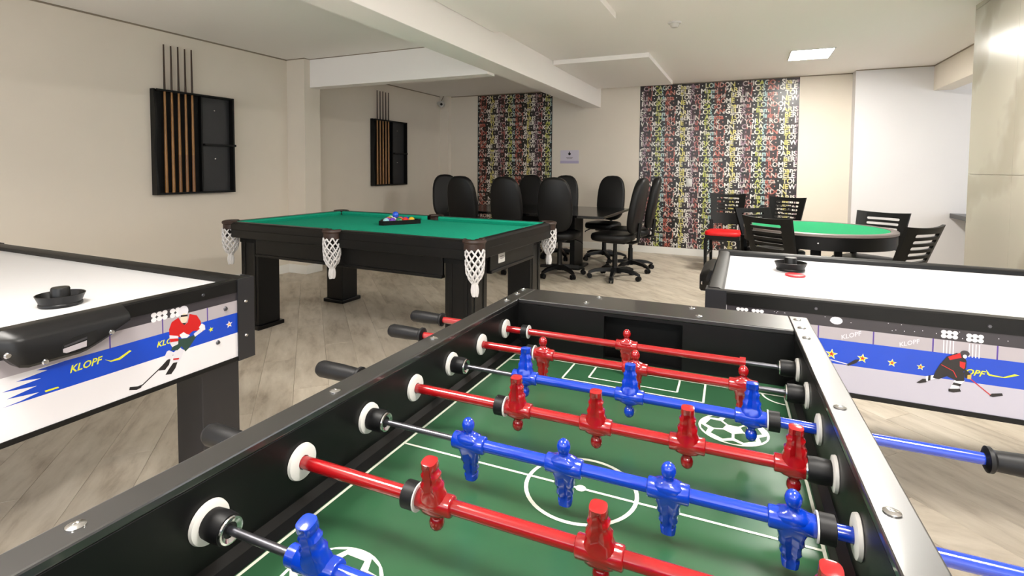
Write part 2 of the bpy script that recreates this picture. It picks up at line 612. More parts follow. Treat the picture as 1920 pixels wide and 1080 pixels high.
# ------------------------------------------------------------------ wallpaper
def wallpaper(x0, x1, z0, z1, label, phase):
    bg = bpy.data.materials.new('wallpaper_ground')
    lt = bpy.data.materials.new('wallpaper_letters')
    for mt in (bg, lt):
        mt.use_nodes = True
        nt = mt.node_tree
        bs = nt.nodes['Principled BSDF']
        bs.inputs['Roughness'].default_value = 0.30
        bs.inputs['Specular IOR Level'].default_value = 0.55
        tc = nt.nodes.new('ShaderNodeTexCoord')
        sx = nt.nodes.new('ShaderNodeSeparateXYZ')
        nt.links.new(tc.outputs['Object'], sx.inputs[0])
        m1 = nt.nodes.new('ShaderNodeMath')
        m1.operation = 'ADD'
        m1.inputs[1].default_value = 13.3 - 0.36 + phase
        m2 = nt.nodes.new('ShaderNodeMath')
        m2.operation = 'DIVIDE'
        m2.inputs[1].default_value = 0.665
        m3 = nt.nodes.new('ShaderNodeMath')
        m3.operation = 'FRACT'
        nt.links.new(sx.outputs[0], m1.inputs[0])
        nt.links.new(m1.outputs[0], m2.inputs[0])
        nt.links.new(m2.outputs[0], m3.inputs[0])
        rp = nt.nodes.new('ShaderNodeValToRGB')
        rp.color_ramp.interpolation = 'CONSTANT' if mt is lt else 'LINEAR'
        if mt is lt:
            st = [(0, (178, 90, 74)), (0.22, (232, 228, 220)), (0.32, (206, 196, 104)), (0.43, (236, 232, 224)), (0.52, (150, 120, 134)), (0.62, (170, 92, 86)), (0.73, (238, 236, 230)), (0.80, (184, 188, 84)), (0.92, (158, 190, 190))]
        else:
            st = [(0, (70, 36, 30)), (0.2, (26, 20, 19)), (0.35, (40, 36, 22)), (0.5, (56, 42, 48)), (0.64, (58, 31, 30)), (0.78, (24, 23, 27)), (0.86, (42, 46, 18)), (0.96, (25, 32, 38))]
        el = rp.color_ramp.elements
        while len(el) < len(st):
            el.new(0.5)
        for k, (p, c) in enumerate(st):
            el[k].position = p
            el[k].color = (lin(c[0]), lin(c[1]), lin(c[2]), 1)
        nt.links.new(m3.outputs[0], rp.inputs[0])
        nz = nt.nodes.new('ShaderNodeTexNoise')
        nz.inputs['Scale'].default_value = 17
        nz.inputs['Detail'].default_value = 2
        nt.links.new(tc.outputs['Object'], nz.inputs[0])
        mx = nt.nodes.new('ShaderNodeMix')
        mx.data_type = 'RGBA'
        mr = nt.nodes.new('ShaderNodeMapRange')
        mr.inputs[1].default_value = 0.45
        mr.inputs[2].default_value = 0.62
        nt.links.new(nz.outputs['Fac'], mr.inputs[0])
        nt.links.new(mr.outputs[0], mx.inputs[0])
        nt.links.new(rp.outputs[0], mx.inputs[6])
        mx.inputs[7].default_value = (lin(206), lin(200), lin(190), 1) if mt is lt else (lin(12), lin(11), lin(11), 1)
        nt.links.new(mx.outputs[2], bs.inputs['Base Color'])
    t = thing('wallpaper', (x0, YB - 0.0005, z0), 0, label, 'wallpaper')
    w, h = x1 - x0, z1 - z0
    B().span((0, -0.002, 0), (w, 0, h)).done('sheet', bg, t, smooth=0)
    verts, faces = [], []
    P, RP = 1.33, 0.0735
    nrow = int(h / RP) + 1
    wid = {}
    for key in ('chi', 'los', 'tok', 'new'):
        v, f = TXT[key]
        wid[key] = max(p[0] for p in v) * 1.035
    order = [('chi', 0.05), ('los', 0.16), ('tok', 0.57), ('new', 0.53)]
    for r in range(nrow):
        key, off = order[r % 4]
        blk = r // 4
        zt = h - 0.012 - r * RP
        v, f = TXT[key]
        sx_ = P / wid[key]
        sy_ = 0.090
        xs = off + (blk % 2) * P / 2 + phase
        while xs > 0:
            xs -= P
        while xs < w:
            base = len(verts)
            pts = [(xs + p[0] * sx_, zt - 0.063 + p[1] * sy_) for p in v]
            for fc in f:
                xx = [pts[i][0] for i in fc]
                zz = [pts[i][1] for i in fc]
                if min(xx) < 0.002 or max(xx) > w - 0.002 or min(zz) < 0.002 or max(zz) > h - 0.002:
                    continue
                faces.append(tuple(base + i for i in fc))
            verts += [(p[0], -0.0028, p[1]) for p in pts]
            xs += P
    me = bpy.data.meshes.new('lettering')
    me.from_pydata(verts, [], faces)
    me.materials.append(lt)
    bmw = bmesh.new()
    bmw.from_mesh(me)
    bmesh.ops.delete(bmw, geom=[v for v in bmw.verts if not v.link_faces], context='VERTS')
    bmw.to_mesh(me)
    bmw.free()
    o = bpy.data.objects.new('lettering', me)
    COL.objects.link(o)
    o.parent = t
    return t


wallpaper(-1.453, 0.615, 0.102, ZC - 0.012, 'wide wallpaper strip printed with colourful city names, behind the red seated chair', 0.0)
wallpaper(-4.175, -2.83, 0.102, ZC - 0.014, 'narrow wallpaper strip printed with colourful city names, behind the office chairs', 0.33)

# sign
t = thing('wall_sign', (-2.536, YB, 1.424), 0, 'small pale lilac sign with a black drop on the wall between the wallpapers', 'sign')
B().span((-0.152, -0.006, -0.104), (0.152, 0, 0.104), 0.002).done('plate', M('sign_plate', (206, 200, 212), 0.3), t, smooth=0)
B().span((-0.152, -0.0065, -0.104), (0.152, -0.006, -0.062)).done('stripe', M('sign_stripe', (176, 166, 196), 0.3), t, smooth=0)
b = B()
b.rings([[(0.022 * cos(a) * (1 if sin(a) < 0.2 else max(0, 1.0 - (sin(a) - 0.2) * 1.1)), y, 0.05 + 0.024 * sin(a) + (0.014 if sin(a) > 0.8 else 0)) for a in [2 * pi * k / 24 for k in range(24)]] for y in (-0.008, -0.006)])
b.done('drop_mark', MATT, t, smooth=0)
for z, w in ((-0.012, 0.055), (-0.026, 0.045)):
    B().span((-w, -0.0072, z - 0.004), (w, -0.006, z + 0.004)).done('caption_bar', M('sign_grey', (128, 122, 128), 0.5), t, smooth=0)
# wall plates
for x, z, lb in ((-1.766, 1.056, 'white wall socket plate on the beige wall beside the wide wallpaper'), (-0.737, 1.05, 'white socket plate on the wide lettered wallpaper')):
    t = thing('socket_plate', (x, YB - (0.0025 if x > -1.4 else 0), z), 0, lb, 'socket')
    B().span((-0.04, -0.008, -0.056), (0.04, 0, 0.056), 0.003).done('plate', WHITEP, t)
    B().span((-0.02, -0.010, -0.022), (0.02, -0.008, 0.022), 0.001).done('insert', M('plate_insert', (206, 204, 200), 0.4), t)

# security camera
t = thing('security_camera', (-4.80, 7.60, 2.33), 0, 'small white round security camera high in the corner', 'camera')
B().sph((0, 0, 0), 0.055, n=20).done('body', WHITEP, t)
dv = (CP - Vector((-4.80, 7.60, 2.33))).normalized()
b = B()
b.cyl(tuple(dv * 0.045), tuple(dv * 0.062), 0.022, n=16)
b.done('lens', MATT, t)
B().stack([((-0.067, 0.0, 0.02), 0.03), ((-0.052, 0, 0.02), 0.03)], 16).done('mount', WHITEP, t)
B().tube([(-0.02, 0.02, 0.05), (0.0, 0.03, 0.09), (0.02, 0.04, 0.143)], 0.006).done('cable', GAP, t)


# ------------------------------------------------------------------ cue racks and cues
def cue_rack(y0, label, bump_label, n):
    t = thing('cue_rack', (XL, y0, 0.975), 0, label, 'cue rack')
    L, Hh, D = 0.776, 0.955, 0.075
    B().span((0.001, 0.0, 0.0), (0.012, L, Hh)).done('back_panel', MATT, t, smooth=0)

    def side(y, wave):
        prof = []
        for k in range(25):
            z = Hh * k / 24
            w = D - wave * (0.5 + 0.5 * cos(2 * pi * (z / Hh - 0.0) * 1.5 + 2.6))
            prof.append((w, z))
        poly = [(0.012, 0)] + prof + [(0.012, Hh)]
        b = B()
        b.rings([[(p[0], yy, p[1]) for p in poly] for yy in (y, y + 0.018)])
        b.done('side_board', BLACK2, t, smooth=30)
    side(0.0, 0.028)
    side(L - 0.018, 0.0)
    for z, xa, xb in ((0.0, 0.012, D - 0.004), (Hh - 0.018, 0.012, 0.024), (Hh - 0.018, 0.056, D - 0.004)):
        B().span((xa, 0.018, z), (xb, L - 0.018, z + 0.018), 0.002).done('cross_board', BLACK2, t, smooth=0)
    B().span((0.012, 0.436, 0.018), (0.055, 0.452, Hh - 0.018), 0.002).done('divider', BLACK2, t, smooth=0)
    for z0, z1 in ((0.018, 0.466), (0.484, Hh - 0.018)):
        p = B().span((0.012, 0.452, z0), (0.018, L - 0.018, z1)).done('chalk_board', M('rack_panel', (44, 44, 46), 0.45), t, smooth=0)
        B().stack([((0.018, 0.6, z0 + 0.32 if z0 < 0.1 else z1 - 0.12), 0.007), ((0.021, 0.6, z0 + 0.32 if z0 < 0.1 else z1 - 0.12), 0.005)], 10).done('screw', CHROME, p)
    B().span((0.018, 0.452, 0.466), (D + 0.01, L - 0.018, 0.484), 0.002).done('shelf', BLACK2, t, smooth=0)
    B().cyl((D - 0.02, L, 0.475), (D - 0.02, L + 0.025, 0.475), 0.012).done('knob', BLACK2, t)
    B().stack([((0.012, 0.19, 0.76), 0.008), ((0.016, 0.19, 0.76), 0.006)], 10).done('screw', CHROME, t)
    for k in range(5):
        y = y0 + 0.105 + 0.064 * k
        c = thing('pool_cue', (XL + 0.040, y, 0.994), 0, 'wooden pool cue standing in the ' + bump_label, 'cue', 'pool cues in the ' + bump_label)
        B().stack([((0, 0, 0), 0.0145), ((0, 0, 0.35), 0.0125)], 12).done('butt', [WOODCUE, M('cue_red', (132, 88, 46), 0.35)][k % 2 if n else (k > 1) * 1], c)
        B().stack([((0, 0, 0.35), 0.0125), ((0, 0, 0.92), 0.0095)], 12).done('shaft', WOODCUE, c)
        B().stack([((0, 0, 0.92), 0.0095), ((0, 0, 1.345 + random.uniform(-0.006, 0.006)), 0.0062)], 12).done('tip_section', CUEDARK, c)
    return t


cue_rack(2.872, 'black wall cue rack with wavy side boards beside the air hockey table', 'cue rack facing the air hockey table', 0)
cue_rack(5.835, 'black wall cue rack between the column and the security camera', 'cue rack between column and security camera', 1)


# ------------------------------------------------------------------ pool table
def pool_table():
    PZ, LH, WH = 0.82, 1.113, 0.611
    t = thing('pool_table', (-2.484, 3.219, 0), -0.027, 'black wooden pool table with green cloth and white net pockets', 'pool table')
    bed = PZ - 0.035
    B().span((-LH + 0.06, -WH + 0.06, bed - 0.03), (LH - 0.06, WH - 0.06, bed)).done('cloth_bed', FELT, t, smooth=0)
    # rails: six segments between pockets
    g = 0.075
    segs = []
    for sy in (-1, 1):
        segs += [((-LH + g, -g * 0.75), 'x', sy), ((g * 0.75, LH - g), 'x', sy)]
    for sx in (-1, 1):
        segs += [((-WH + g, WH - g), 'y', sx)]
    for (a, b_), ax_, s in segs:
        E = WH if ax_ == 'x' else LH
        # wooden cap
        prof = [(E, PZ - 0.012), (E - 0.012, PZ), (E - 0.058, PZ), (E - 0.058, bed - 0.02), (E, bed - 0.02)]
        cush = [(E - 0.058, PZ - 0.001), (E - 0.098, PZ - 0.006), (E - 0.103, PZ - 0.012), (E - 0.092, bed), (E - 0.058, bed)]

        def ring(pr, u, ins=0):
            out = []
            for w, z in pr:
                uu = u
                out.append((uu, s * w, z) if ax_ == 'x' else (s * w, uu, z))
            return out
        o = B().rings([ring(prof, a), ring(prof, b_)]).done('rail', WOODDK, t, smooth=20)
        bb = B()
        r0 = [((p[0] + (0.03 if E - w > 0.085 else 0), p[1], p[2]) if ax_ == 'x' else (p[0], p[1] + (0.03 if E - w > 0.085 else 0), p[2])) for p, (w, z) in zip(ring(cush, a), cush)]
        r1 = [((p[0] - (0.03 if E - w > 0.085 else 0), p[1], p[2]) if ax_ == 'x' else (p[0], p[1] - (0.03 if E - w > 0.085 else 0), p[2])) for p, (w, z) in zip(ring(cush, b_), cush)]
        bb.rings([r0, r1]).done('cushion', FELT, o, smooth=30)
    # frame under the rails
    for s in (-1, 1):
        B().span((-LH + 0.02, s * WH - s * 0.03, 0.705), (LH - 0.02, s * (WH - 0.004), PZ - 0.055), 0.004).done('rail_skirt', WOODDK, t, smooth=0)
        B().span((s * (LH - 0.03), -WH + 0.03, 0.705), (s * (LH - 0.004), WH - 0.03, PZ - 0.055), 0.004).done('rail_skirt', WOODDK, t, smooth=0)
        B().span((-LH + 0.28, s * (WH - 0.09), 0.575), (LH - 0.28, s * (WH - 0.065), 0.71), 0.002).done('apron', WOODDK, t, smooth=0)
        B().span((-LH + 0.28, s * (WH - 0.095), 0.565), (LH - 0.28, s * (WH - 0.055), 0.585), 0.004).done('apron_moulding', WOODDK, t, smooth=0)
        B().span((s * (LH - 0.09), -WH + 0.28, 0.585), (s * (LH - 0.065), WH - 0.28, 0.71), 0.002).done('apron', WOODDK, t, smooth=0)
        B().span((s * (LH - 0.095), -WH + 0.28, 0.575), (s * (LH - 0.055), WH - 0.28, 0.595), 0.004).done('apron_moulding', WOODDK, t, smooth=0)
    B().span((-LH + 0.08, -WH + 0.08, 0.66), (LH - 0.08, WH - 0.08, bed - 0.03)).done('slate_frame', MATT, t, smooth=0)
    for sx in (-1, 1):
        for sy in (-1, 1):
            cx, cy = sx * (LH - 0.18), sy * (WH - 0.18)
            lg = B().span((cx - 0.095, cy - 0.095, 0.03), (cx + 0.095, cy + 0.095, 0.71), 0.004).done('leg', WOODDK, t, smooth=0)
            B().span((cx - 0.118, cy - 0.118, 0.0), (cx + 0.118, cy + 0.118, 0.032), 0.006).done('foot', WOODDK, lg, smooth=0)
            fl_ = B()
            for dx in (-0.055, 0.055):
                fl_.span((cx + dx - 0.012, cy + sy * 0.095, 0.06), (cx + dx + 0.012, cy + sy * 0.1, 0.68), 0.002)
                fl_.span((cx + sx * 0.095, cy + dx - 0.012, 0.06), (cx + sx * 0.1, cy + dx + 0.012, 0.68), 0.002)
            fl_.done('flute', WOODDK, lg, smooth=0)
    # badge
    bd = B().span((LH - 0.068, -0.225, 0.625), (LH - 0.061, -0.135, 0.69), 0.006).done('badge', WHITEP, t)
    bd['label'] = 'small white badge on the table end'
    for k in range(2):
        B().span((LH - 0.061, -0.205, 0.664 - 0.014 * k), (LH - 0.0605, -0.155, 0.669 - 0.014 * k)).done('badge_mark', M('sign_grey', (128, 122, 128), 0.5), bd, smooth=0)
    # pockets
    for sx, sy in ((-1, -1), (0, -1), (1, -1), (-1, 1), (0, 1), (1, 1)):
        cx = sx * (LH - 0.045)
        cy = sy * (WH - (0.045 if sx else 0.012))
        R = 0.058
        a0 = math.atan2(sy, sx if sx else 0)
        pts = []
        half = radians(128 if sx else 95)
        for k in range(15):
            a = a0 - half + 2 * half * k / 14
            pts.append((cx + R * cos(a), cy + R * sin(a), PZ - 0.006))
        pk = B().tube(pts, 0.015, 8).done('pocket_rim', POCKETL, t)
        b = B()
        b.rings([[(cx + (R + 0.006) * cos(a0 - half + 2 * half * k / 14), cy + (R + 0.006) * sin(a0 - half + 2 * half * k / 14), z) for k in range(15)] + [(cx + (R - 0.006) * cos(a0 + half - 2 * half * k / 14), cy + (R - 0.006) * sin(a0 + half - 2 * half * k / 14), z) for k in range(15)] for z in (PZ - 0.055, PZ - 0.01)])
        b.done('pocket_collar', POCKETL, pk)
        # net
        dx, dy = cos(a0), sin(a0)
        nb_ = B()
        prof = [(0.0, 0.055), (0.05, 0.056), (0.10, 0.054), (0.14, 0.05), (0.175, 0.036), (0.195, 0.018), (0.205, 0.014), (0.22, 0.024), (0.25, 0.026), (0.275, 0.018)]

        def rad(h):
            for (h0, r0), (h1, r1) in zip(prof, prof[1:]):
                if h0 <= h <= h1:
                    return r0 + (r1 - r0) * (h - h0) / (h1 - h0)
            return prof[-1][1]
        cx2, cy2 = cx + dx * 0.014, cy + dy * 0.014
        NH = 9
        for dr in (-1, 1):
            for k in range(NH):
                pts = []
                for i in range(15):
                    h = 0.2 * i / 14
                    a = 2 * pi * k / NH + dr * h / 0.2 * 2 * pi * 0.42
                    r = rad(h)
                    zg = (0.004 * sin(6 * a))
                    pts.append((cx2 + r * cos(a), cy2 + r * sin(a), PZ - 0.05 - h + zg))
                nb_.tube(pts, 0.0052, 5)
        for k in range(11):
            a = 2 * pi * k / 11
            nb_.tube([(cx2 + rad(h) * 0.75 * cos(a), cy2 + rad(h) * 0.75 * sin(a), PZ - 0.05 - h + random.uniform(-.006, .006)) for h in (0.2, 0.215, 0.235, 0.255, 0.275)], 0.006, 5)
        nb_.tube([(cx2 + 0.016 * cos(2 * pi * k / 10), cy2 + 0.016 * sin(2 * pi * k / 10), PZ - 0.252) for k in range(10)], 0.006, 5, True)
        nn = nb_.done('pocket_net', COTTON, t)
    return t, bed


pt, BED = pool_table()
PM = Matrix.Translation((-2.484, 3.219, 0)) @ rz(-0.027)
# ball rack and balls
tri_c = PM @ Vector((-0.10, 0.19, BED))
tri_a = radians(-62)
t = thing('ball_triangle', tri_c, tri_a, 'black triangular ball rack lying on the green cloth', 'ball rack')
BR_ = 0.0265
circ = 0.165
b = B()
tri = lambda r, rr: [Vector((r * cos(2 * pi * k / 3 + pi / 2 + d), r * sin(2 * pi * k / 3 + pi / 2 + d))) for k in range(3) for d in (-rr, rr)]
outer, inner = tri(circ + 0.028, 0.12), tri(circ + 0.008, 0.12)
for (z0, z1) in ((0.0, 0.034),):
    for k in range(6):
        a, c2 = k, (k + 1) % 6
        b.rings([[(p.x, p.y, z) for p in (outer[a], outer[c2], inner[c2], inner[a])] for z in (z0, z1)])
b.done('frame', BLACK2, t, smooth=0)
bc = [(232, 190, 40), (34, 60, 190), (214, 40, 34), (96, 40, 140), (238, 120, 24), (24, 120, 70), (120, 26, 34), (20, 20, 22), (240, 236, 224), (120, 60, 180), (240, 236, 224), (110, 200, 90), (238, 130, 34), (150, 70, 190), (160, 210, 220)]
nm_ = ['yellow', 'blue', 'red', 'purple', 'orange', 'green', 'maroon', 'black', 'cream', 'violet', 'ivory', 'light green', 'bright orange', 'lilac', 'pale blue']
kk = 0
TM = Matrix.Translation(tri_c) @ rz(tri_a)
for row in range(5):
    for i in range(row + 1):
        p = TM @ Vector(((i - row / 2) * BR_ * 2.02, 0.118 - row * BR_ * 1.75, BR_))
        mt = M('ball_' + nm_[kk], bc[kk], 0.08, coat=0.5)
        o = B().sph((0, 0, 0), BR_, n=18).done('pool_ball', mt)
        o.location = p
        tag(o, nm_[kk] + ' pool ball inside the black triangle rack', 'ball', 'pool balls in the rack')
        kk += 1
o = B().sph((0, 0, 0), BR_, n=18).done('pool_ball', M('ball_top', (24, 84, 214), 0.08, coat=0.5))
p = TM @ Vector((0.0, -0.01, BR_))
o.location = (p.x, p.y, BED + BR_ + BR_ * 1.66)
tag(o, 'bright blue pool ball perched on top of the racked balls', 'ball', 'pool balls in the rack')


# ------------------------------------------------------------------ conference table and office chairs
t = thing('conference_table', (-2.40, 6.20, 0), 0, 'long black conference table surrounded by the office chairs', 'table')
TX, TY, TZ = 1.0, 0.69, 0.715
B().span((-TX, -TY, TZ - 0.03), (TX, TY, TZ), 0.004).done('table_top', M('table_black', (10, 10, 11), 0.16, spec=0.6), t, smooth=0)
for s in (-1, 1):
    B().span((s * 0.48 - 0.03, -0.18, 0.03), (s * 0.48 + 0.03, 0.18, TZ - 0.03), 0.003).done('leg_panel', BLACK2, t, smooth=0)
    B().span((s * 0.48 - 0.10, -0.20, 0.0), (s * 0.48 + 0.10, 0.20, 0.03), 0.004).done('foot', BLACK2, t, smooth=0)
B().span((-0.45, -0.015, 0.30), (0.45, 0.015, TZ - 0.03)).done('modesty_panel', BLACK2, t, smooth=0)


def outline(w0, w1, h, n=28, p=3.2, tw=0.0):
    """rounded shield outline, x half width w0 at the bottom and w1 higher up"""
    pts = []
    for k in range(n):
        a = 2 * pi * k / n - pi / 2
        cx, sz = cos(a), sin(a)
        x = math.copysign(abs(cx) ** (2 / p), cx)
        z = math.copysign(abs(sz) ** (2 / p), sz)
        f = (z + 1) / 2
        pts.append((x * (w0 + (w1 - w0) * f), (f) * h))
    return pts


def office_chair():
    t = thing('office_chair', (0, 0, 0), 0, '', 'office chair')
    hub = B().stack([((0, 0, 0.065), 0.035), ((0, 0, 0.10), 0.042), ((0, 0, 0.135), 0.032)], 16).done('hub', PLASTIC, t)
    for k in range(5):
        a = 2 * pi * k / 5 + 0.3
        d = Vector((cos(a), sin(a), 0))
        n_ = Vector((-sin(a), cos(a), 0))
        rr = []
        for r, w, z0, z1 in ((0.025, 0.030, 0.075, 0.128), (0.12, 0.028, 0.082, 0.122), (0.22, 0.024, 0.075, 0.108), (0.28, 0.020, 0.060, 0.086), (0.30, 0.014, 0.056, 0.076)):
            c = d * r
            rr.append([c + n_ * w + Vector((0, 0, z0)), c - n_ * w + Vector((0, 0, z0)), c - n_ * w * 0.8 + Vector((0, 0, z1)), c + n_ * w * 0.8 + Vector((0, 0, z1))])
        lg = B().rings(rr).done('leg', PLASTIC, t, smooth=50)
        b = B()
        cc = d * 0.285
        for s in (-1, 1):
            b.cyl(cc + n_ * s * 0.006 + Vector((0, 0, 0.028)), cc + n_ * s * 0.024 + Vector((0, 0, 0.028)), 0.028, n=14)
        b.cyl(cc + Vector((0, 0, 0.03)), cc + Vector((0, 0, 0.07)), 0.008, n=8)
        b.done('caster', RUBBER, lg)
    B().stack([((0, 0, 0.13), 0.030), ((0, 0, 0.27), 0.028), ((0, 0, 0.272), 0.022), ((0, 0, 0.42), 0.022)], 16).done('gas_column', PLASTIC, t)
    B().span((-0.09, -0.14, 0.405), (0.09, 0.12, 0.437), 0.008).done('mechanism', PLASTIC, t)
    B().tube([(0.08, 0.03, 0.418), (0.18, 0.05, 0.415), (0.24, 0.06, 0.39), (0.255, 0.065, 0.37)], 0.007).done('lever', PLASTIC, t)
    # seat
    o1 = outline(0.20, 0.235, 0.46, p=3.6)
    st = B()
    rr = []
    for z, s in ((0.432, 0.86), (0.44, 0.95), (0.46, 1.0), (0.49, 1.0), (0.512, 0.95), (0.52, 0.82)):
        rr.append([(x * s, -0.21 + 0.23 + (y - 0.23) * s, z) for x, y in o1])
    st.rings(rr).done('seat', LEATHER, t, smooth=60)
    # back
    o2 = outline(0.205, 0.185, 0.62, p=2.9)
    bk = B()
    rr = []
    for y, s in ((-0.275, 0.90), (-0.268, 0.965), (-0.25, 1.0), (-0.215, 1.0), (-0.198, 0.965), (-0.192, 0.90)):
        rr.append([(x * s, y + 0.35 * (x * s) ** 2 - 0.10 * (z / 0.62 - 0.2), 0.525 + 0.31 + (z - 0.31) * s) for x, z in o2])
    bk.rings(rr).done('backrest', LEATHER, t, smooth=60)
    B().tube([(0, -0.10, 0.42), (0, -0.20, 0.418), (0, -0.262, 0.44), (0, -0.272, 0.54), (0, -0.285, 0.64)], 0.020, 8).done('back_bracket', PLASTIC, t)
    return t


oc = office_chair()
chairs = [(-1.95, 5.64, 0.10, 'black high-back office chair with its back to the pool table, next to the end chair'),
          (-2.53, 5.64, 0.03, 'black high-back office chair with its back to the pool table, middle of three'),
          (-3.09, 5.62, -0.02, 'black high-back office chair with its back to the pool table, nearest the cue racks'),
          (-3.72, 6.15, -pi / 2 - 0.72, 'black high-back office chair at the cue rack end of the conference table'),
          (-2.92, 6.82, pi, 'black high-back office chair in front of the narrow wallpaper'),
          (-2.33, 6.76, pi + 0.1, 'black high-back office chair facing the pool table below the wall sign'),
          (-1.74, 6.88, pi - 0.1, 'black high-back office chair facing the pool table below the white socket plate'),
          (-1.33, 5.76, pi / 2 - 0.1, 'black high-back office chair at the open end of the conference table, seat turned inward'),
          (-1.27, 6.33, pi / 2 + 0.05, 'black high-back office chair tucked behind the other end chair beside the wide wallpaper')]
for k, (x, y, a, lb) in enumerate(chairs):
    o = oc if k == 0 else copy_tree(oc)
    o.location = (x, y, 0)
    o.rotation_euler = (0, 0, a)
    for ch in o.children:
        if ch.name.split('.')[0] == 'leg':
            ch.rotation_euler = (0, 0, (0.17, 0.6, 0, 0.3, 0, 0.5, 0.6, -0.73, 0)[k])
    tag(o, lb, 'office chair', 'office chairs at the conference table')


# ------------------------------------------------------------------ poker table and slotted chairs
PTX, PTY, PTR, PTZ = 0.57, 5.14, 0.578, 0.75
t = thing('poker_table', (PTX, PTY, 0), 0, 'round black card table with green felt top', 'table')
B().lathe([(PTR - 0.06, PTZ - 0.03), (PTR - 0.012, PTZ - 0.03), (PTR, PTZ - 0.022), (PTR, PTZ - 0.006), (PTR - 0.008, PTZ), (PTR - 0.055, PTZ), (PTR - 0.06, PTZ - 0.006), (PTR - 0.06, PTZ - 0.03)], n=72).done('rim', RINGGREY, t)
B().lathe([(0, PTZ - 0.02), (PTR - 0.0605, PTZ - 0.02), (PTR - 0.0605, PTZ - 0.003), (0, PTZ - 0.003)], n=72).done('felt_top', FELT2, t)
B().lathe([(PTR - 0.03, PTZ - 0.13), (PTR - 0.008, PTZ - 0.13), (PTR - 0.008, PTZ - 0.03), (PTR - 0.03, PTZ - 0.03), (PTR - 0.03, PTZ - 0.13)], n=72).done('apron', BLACK2, t)
for k in range(4):
    a = radians(80) + k * pi / 2
    B().stack([((0.16 * cos(a), 0.16 * sin(a), PTZ - 0.03), 0.042), ((0.17 * cos(a), 0.17 * sin(a), 0.0), 0.03)], 4).done('leg', BLACK2, t, smooth=0)
B().sph((-0.05, -PTR + 0.008, PTZ - 0.075), 0.008, (1, 0.6, 1), 8).done('screw', CHROME, t)


SEATBLK = M('black_vinyl', (16, 16, 17), 0.45)


def slot_chair(h, seat_mat):
    t = thing('slotted_chair', (0, 0, 0), 0, '', 'chair')
    o1 = outline(0.185, 0.215, 0.42, p=5)
    B().rings([[(x * s, (y - 0.21) * s, z) for x, y in o1] for z, s in ((0.44, 0.97), (0.45, 1.0), (0.475, 1.0), (0.487, 0.96), (0.49, 0.88))]).done('seat', seat_mat, t, smooth=60)
    B().span((-0.195, -0.20, 0.385), (0.195, 0.19, 0.441), 0.004).done('seat_frame', BLACK2, t, smooth=0)
    for sx in (-1, 1):
        B().rings([[(sx * 0.185 + a * w, 0.175 + b_ * w, z) for a, b_ in ((-1, -1), (1, -1), (1, 1), (-1, 1))] for z, w in ((0.0, 0.014), (0.40, 0.02))]).done('leg', BLACK2, t, smooth=0)
        B().rings([[(sx * 0.180 + a * w, -0.19 + oy + b_ * w, z) for a, b_ in ((-1, -1), (1, -1), (1, 1), (-1, 1))] for z, w, oy in ((0.0, 0.014, -0.05), (0.44, 0.02, 0.0), (0.60, 0.019, -0.02))]).done('leg', BLACK2, t, smooth=0)
        B().span((sx * 0.18 - 0.01, -0.20, 0.19), (sx * 0.18 + 0.01, 0.175, 0.215)).done('stretcher', BLACK2, t, smooth=0)
    # curved back board with five horizontal slots
    z0, z1 = 0.55, h
    hw = 0.21

    def P(x, z, d):
        f = (z - z0) / (z1 - z0)
        xx = x * (0.88 + 0.12 * f)
        return (xx, -0.235 - 0.11 * f + 0.75 * x * x + d, z + 0.25 * x * x * (f > 0.97))
    b = B()

    def strip(x0, x1, za, zb, n):
        top = [x0 + (x1 - x0) * k / n for k in range(n + 1)]
        rr = []
        for x in top:
            rr.append([P(x, za, -0.011), P(x, za, 0.011), P(x, zb, 0.011), P(x, zb, -0.011)])
        b.rings(rr)
    sw = 0.135
    for s in (-1, 1):
        strip(min(s * hw, s * sw), max(s * hw, s * sw), z0, z1, 4)
    edges = [z1]
    z = z1 - 0.045
    bars = [(z1 - 0.042, z1)]
    for k in range(5):
        zt = z1 - 0.064 - 0.043 * k
        bars.append((zt - 0.021, zt))
    bars[-1] = (z0, bars[-1][1])
    for za, zb in bars:
        strip(-sw, sw, za, zb, 8)
    # rounded slot ends
    for k in range(5):
        zc = z1 - 0.053 - 0.043 * k
        for s in (-1, 1):
            for q_ in (-1, 1):
                pts = [(s * sw, zc + q_ * 0.011)] + [(s * (sw - 0.011 + 0.011 * cos(a)), zc + q_ * 0.011 * sin(a)) for a in (0, 0.5, 1.0, pi / 2)]
                b.rings([[P(x, z, d) for x, z in pts] for d in (-0.011, 0.011)])
    b.done('backrest', BLACK2, t, smooth=30)
    return t


cz = [(0.144, 4.39, 0.87, 0, -0.66, 'black slotted-back chair with its back to the air hockey table, at the poker table'),
      (1.135, 5.58, 0.862, 0, 2.55, 'black slotted-back chair by the white wall, drawn up to the poker table'),
      (1.09, 4.18, 0.87, 0, 0.85, 'black slotted-back chair angled between the marble pillar and the air hockey table'),
      (0.06, 5.74, 0.85, 0, -2.45, 'black slotted-back chair close behind the poker table, mostly hidden'),
      (-0.20, 7.16, 0.925, 0, 3.05, 'black slotted-back chair with a bright red seat against the wide wallpaper'),
      (0.46, 6.85, 0.915, 0, 2.60, 'black slotted-back chair at the edge of the wide wallpaper')]
proto = {}
for x, y, h, _, a, lb in cz:
    o = slot_chair(h, REDSEAT if 'red' in lb else SEATBLK)
    # the given point is the middle of the top of the back
    off = rz(a) @ Vector((0, -0.32, 0))
    o.location = (x - off.x, y - off.y, 0)
    o.rotation_euler = (0, 0, a)
    tag(o, lb, 'chair', 'slotted chairs around the poker table')


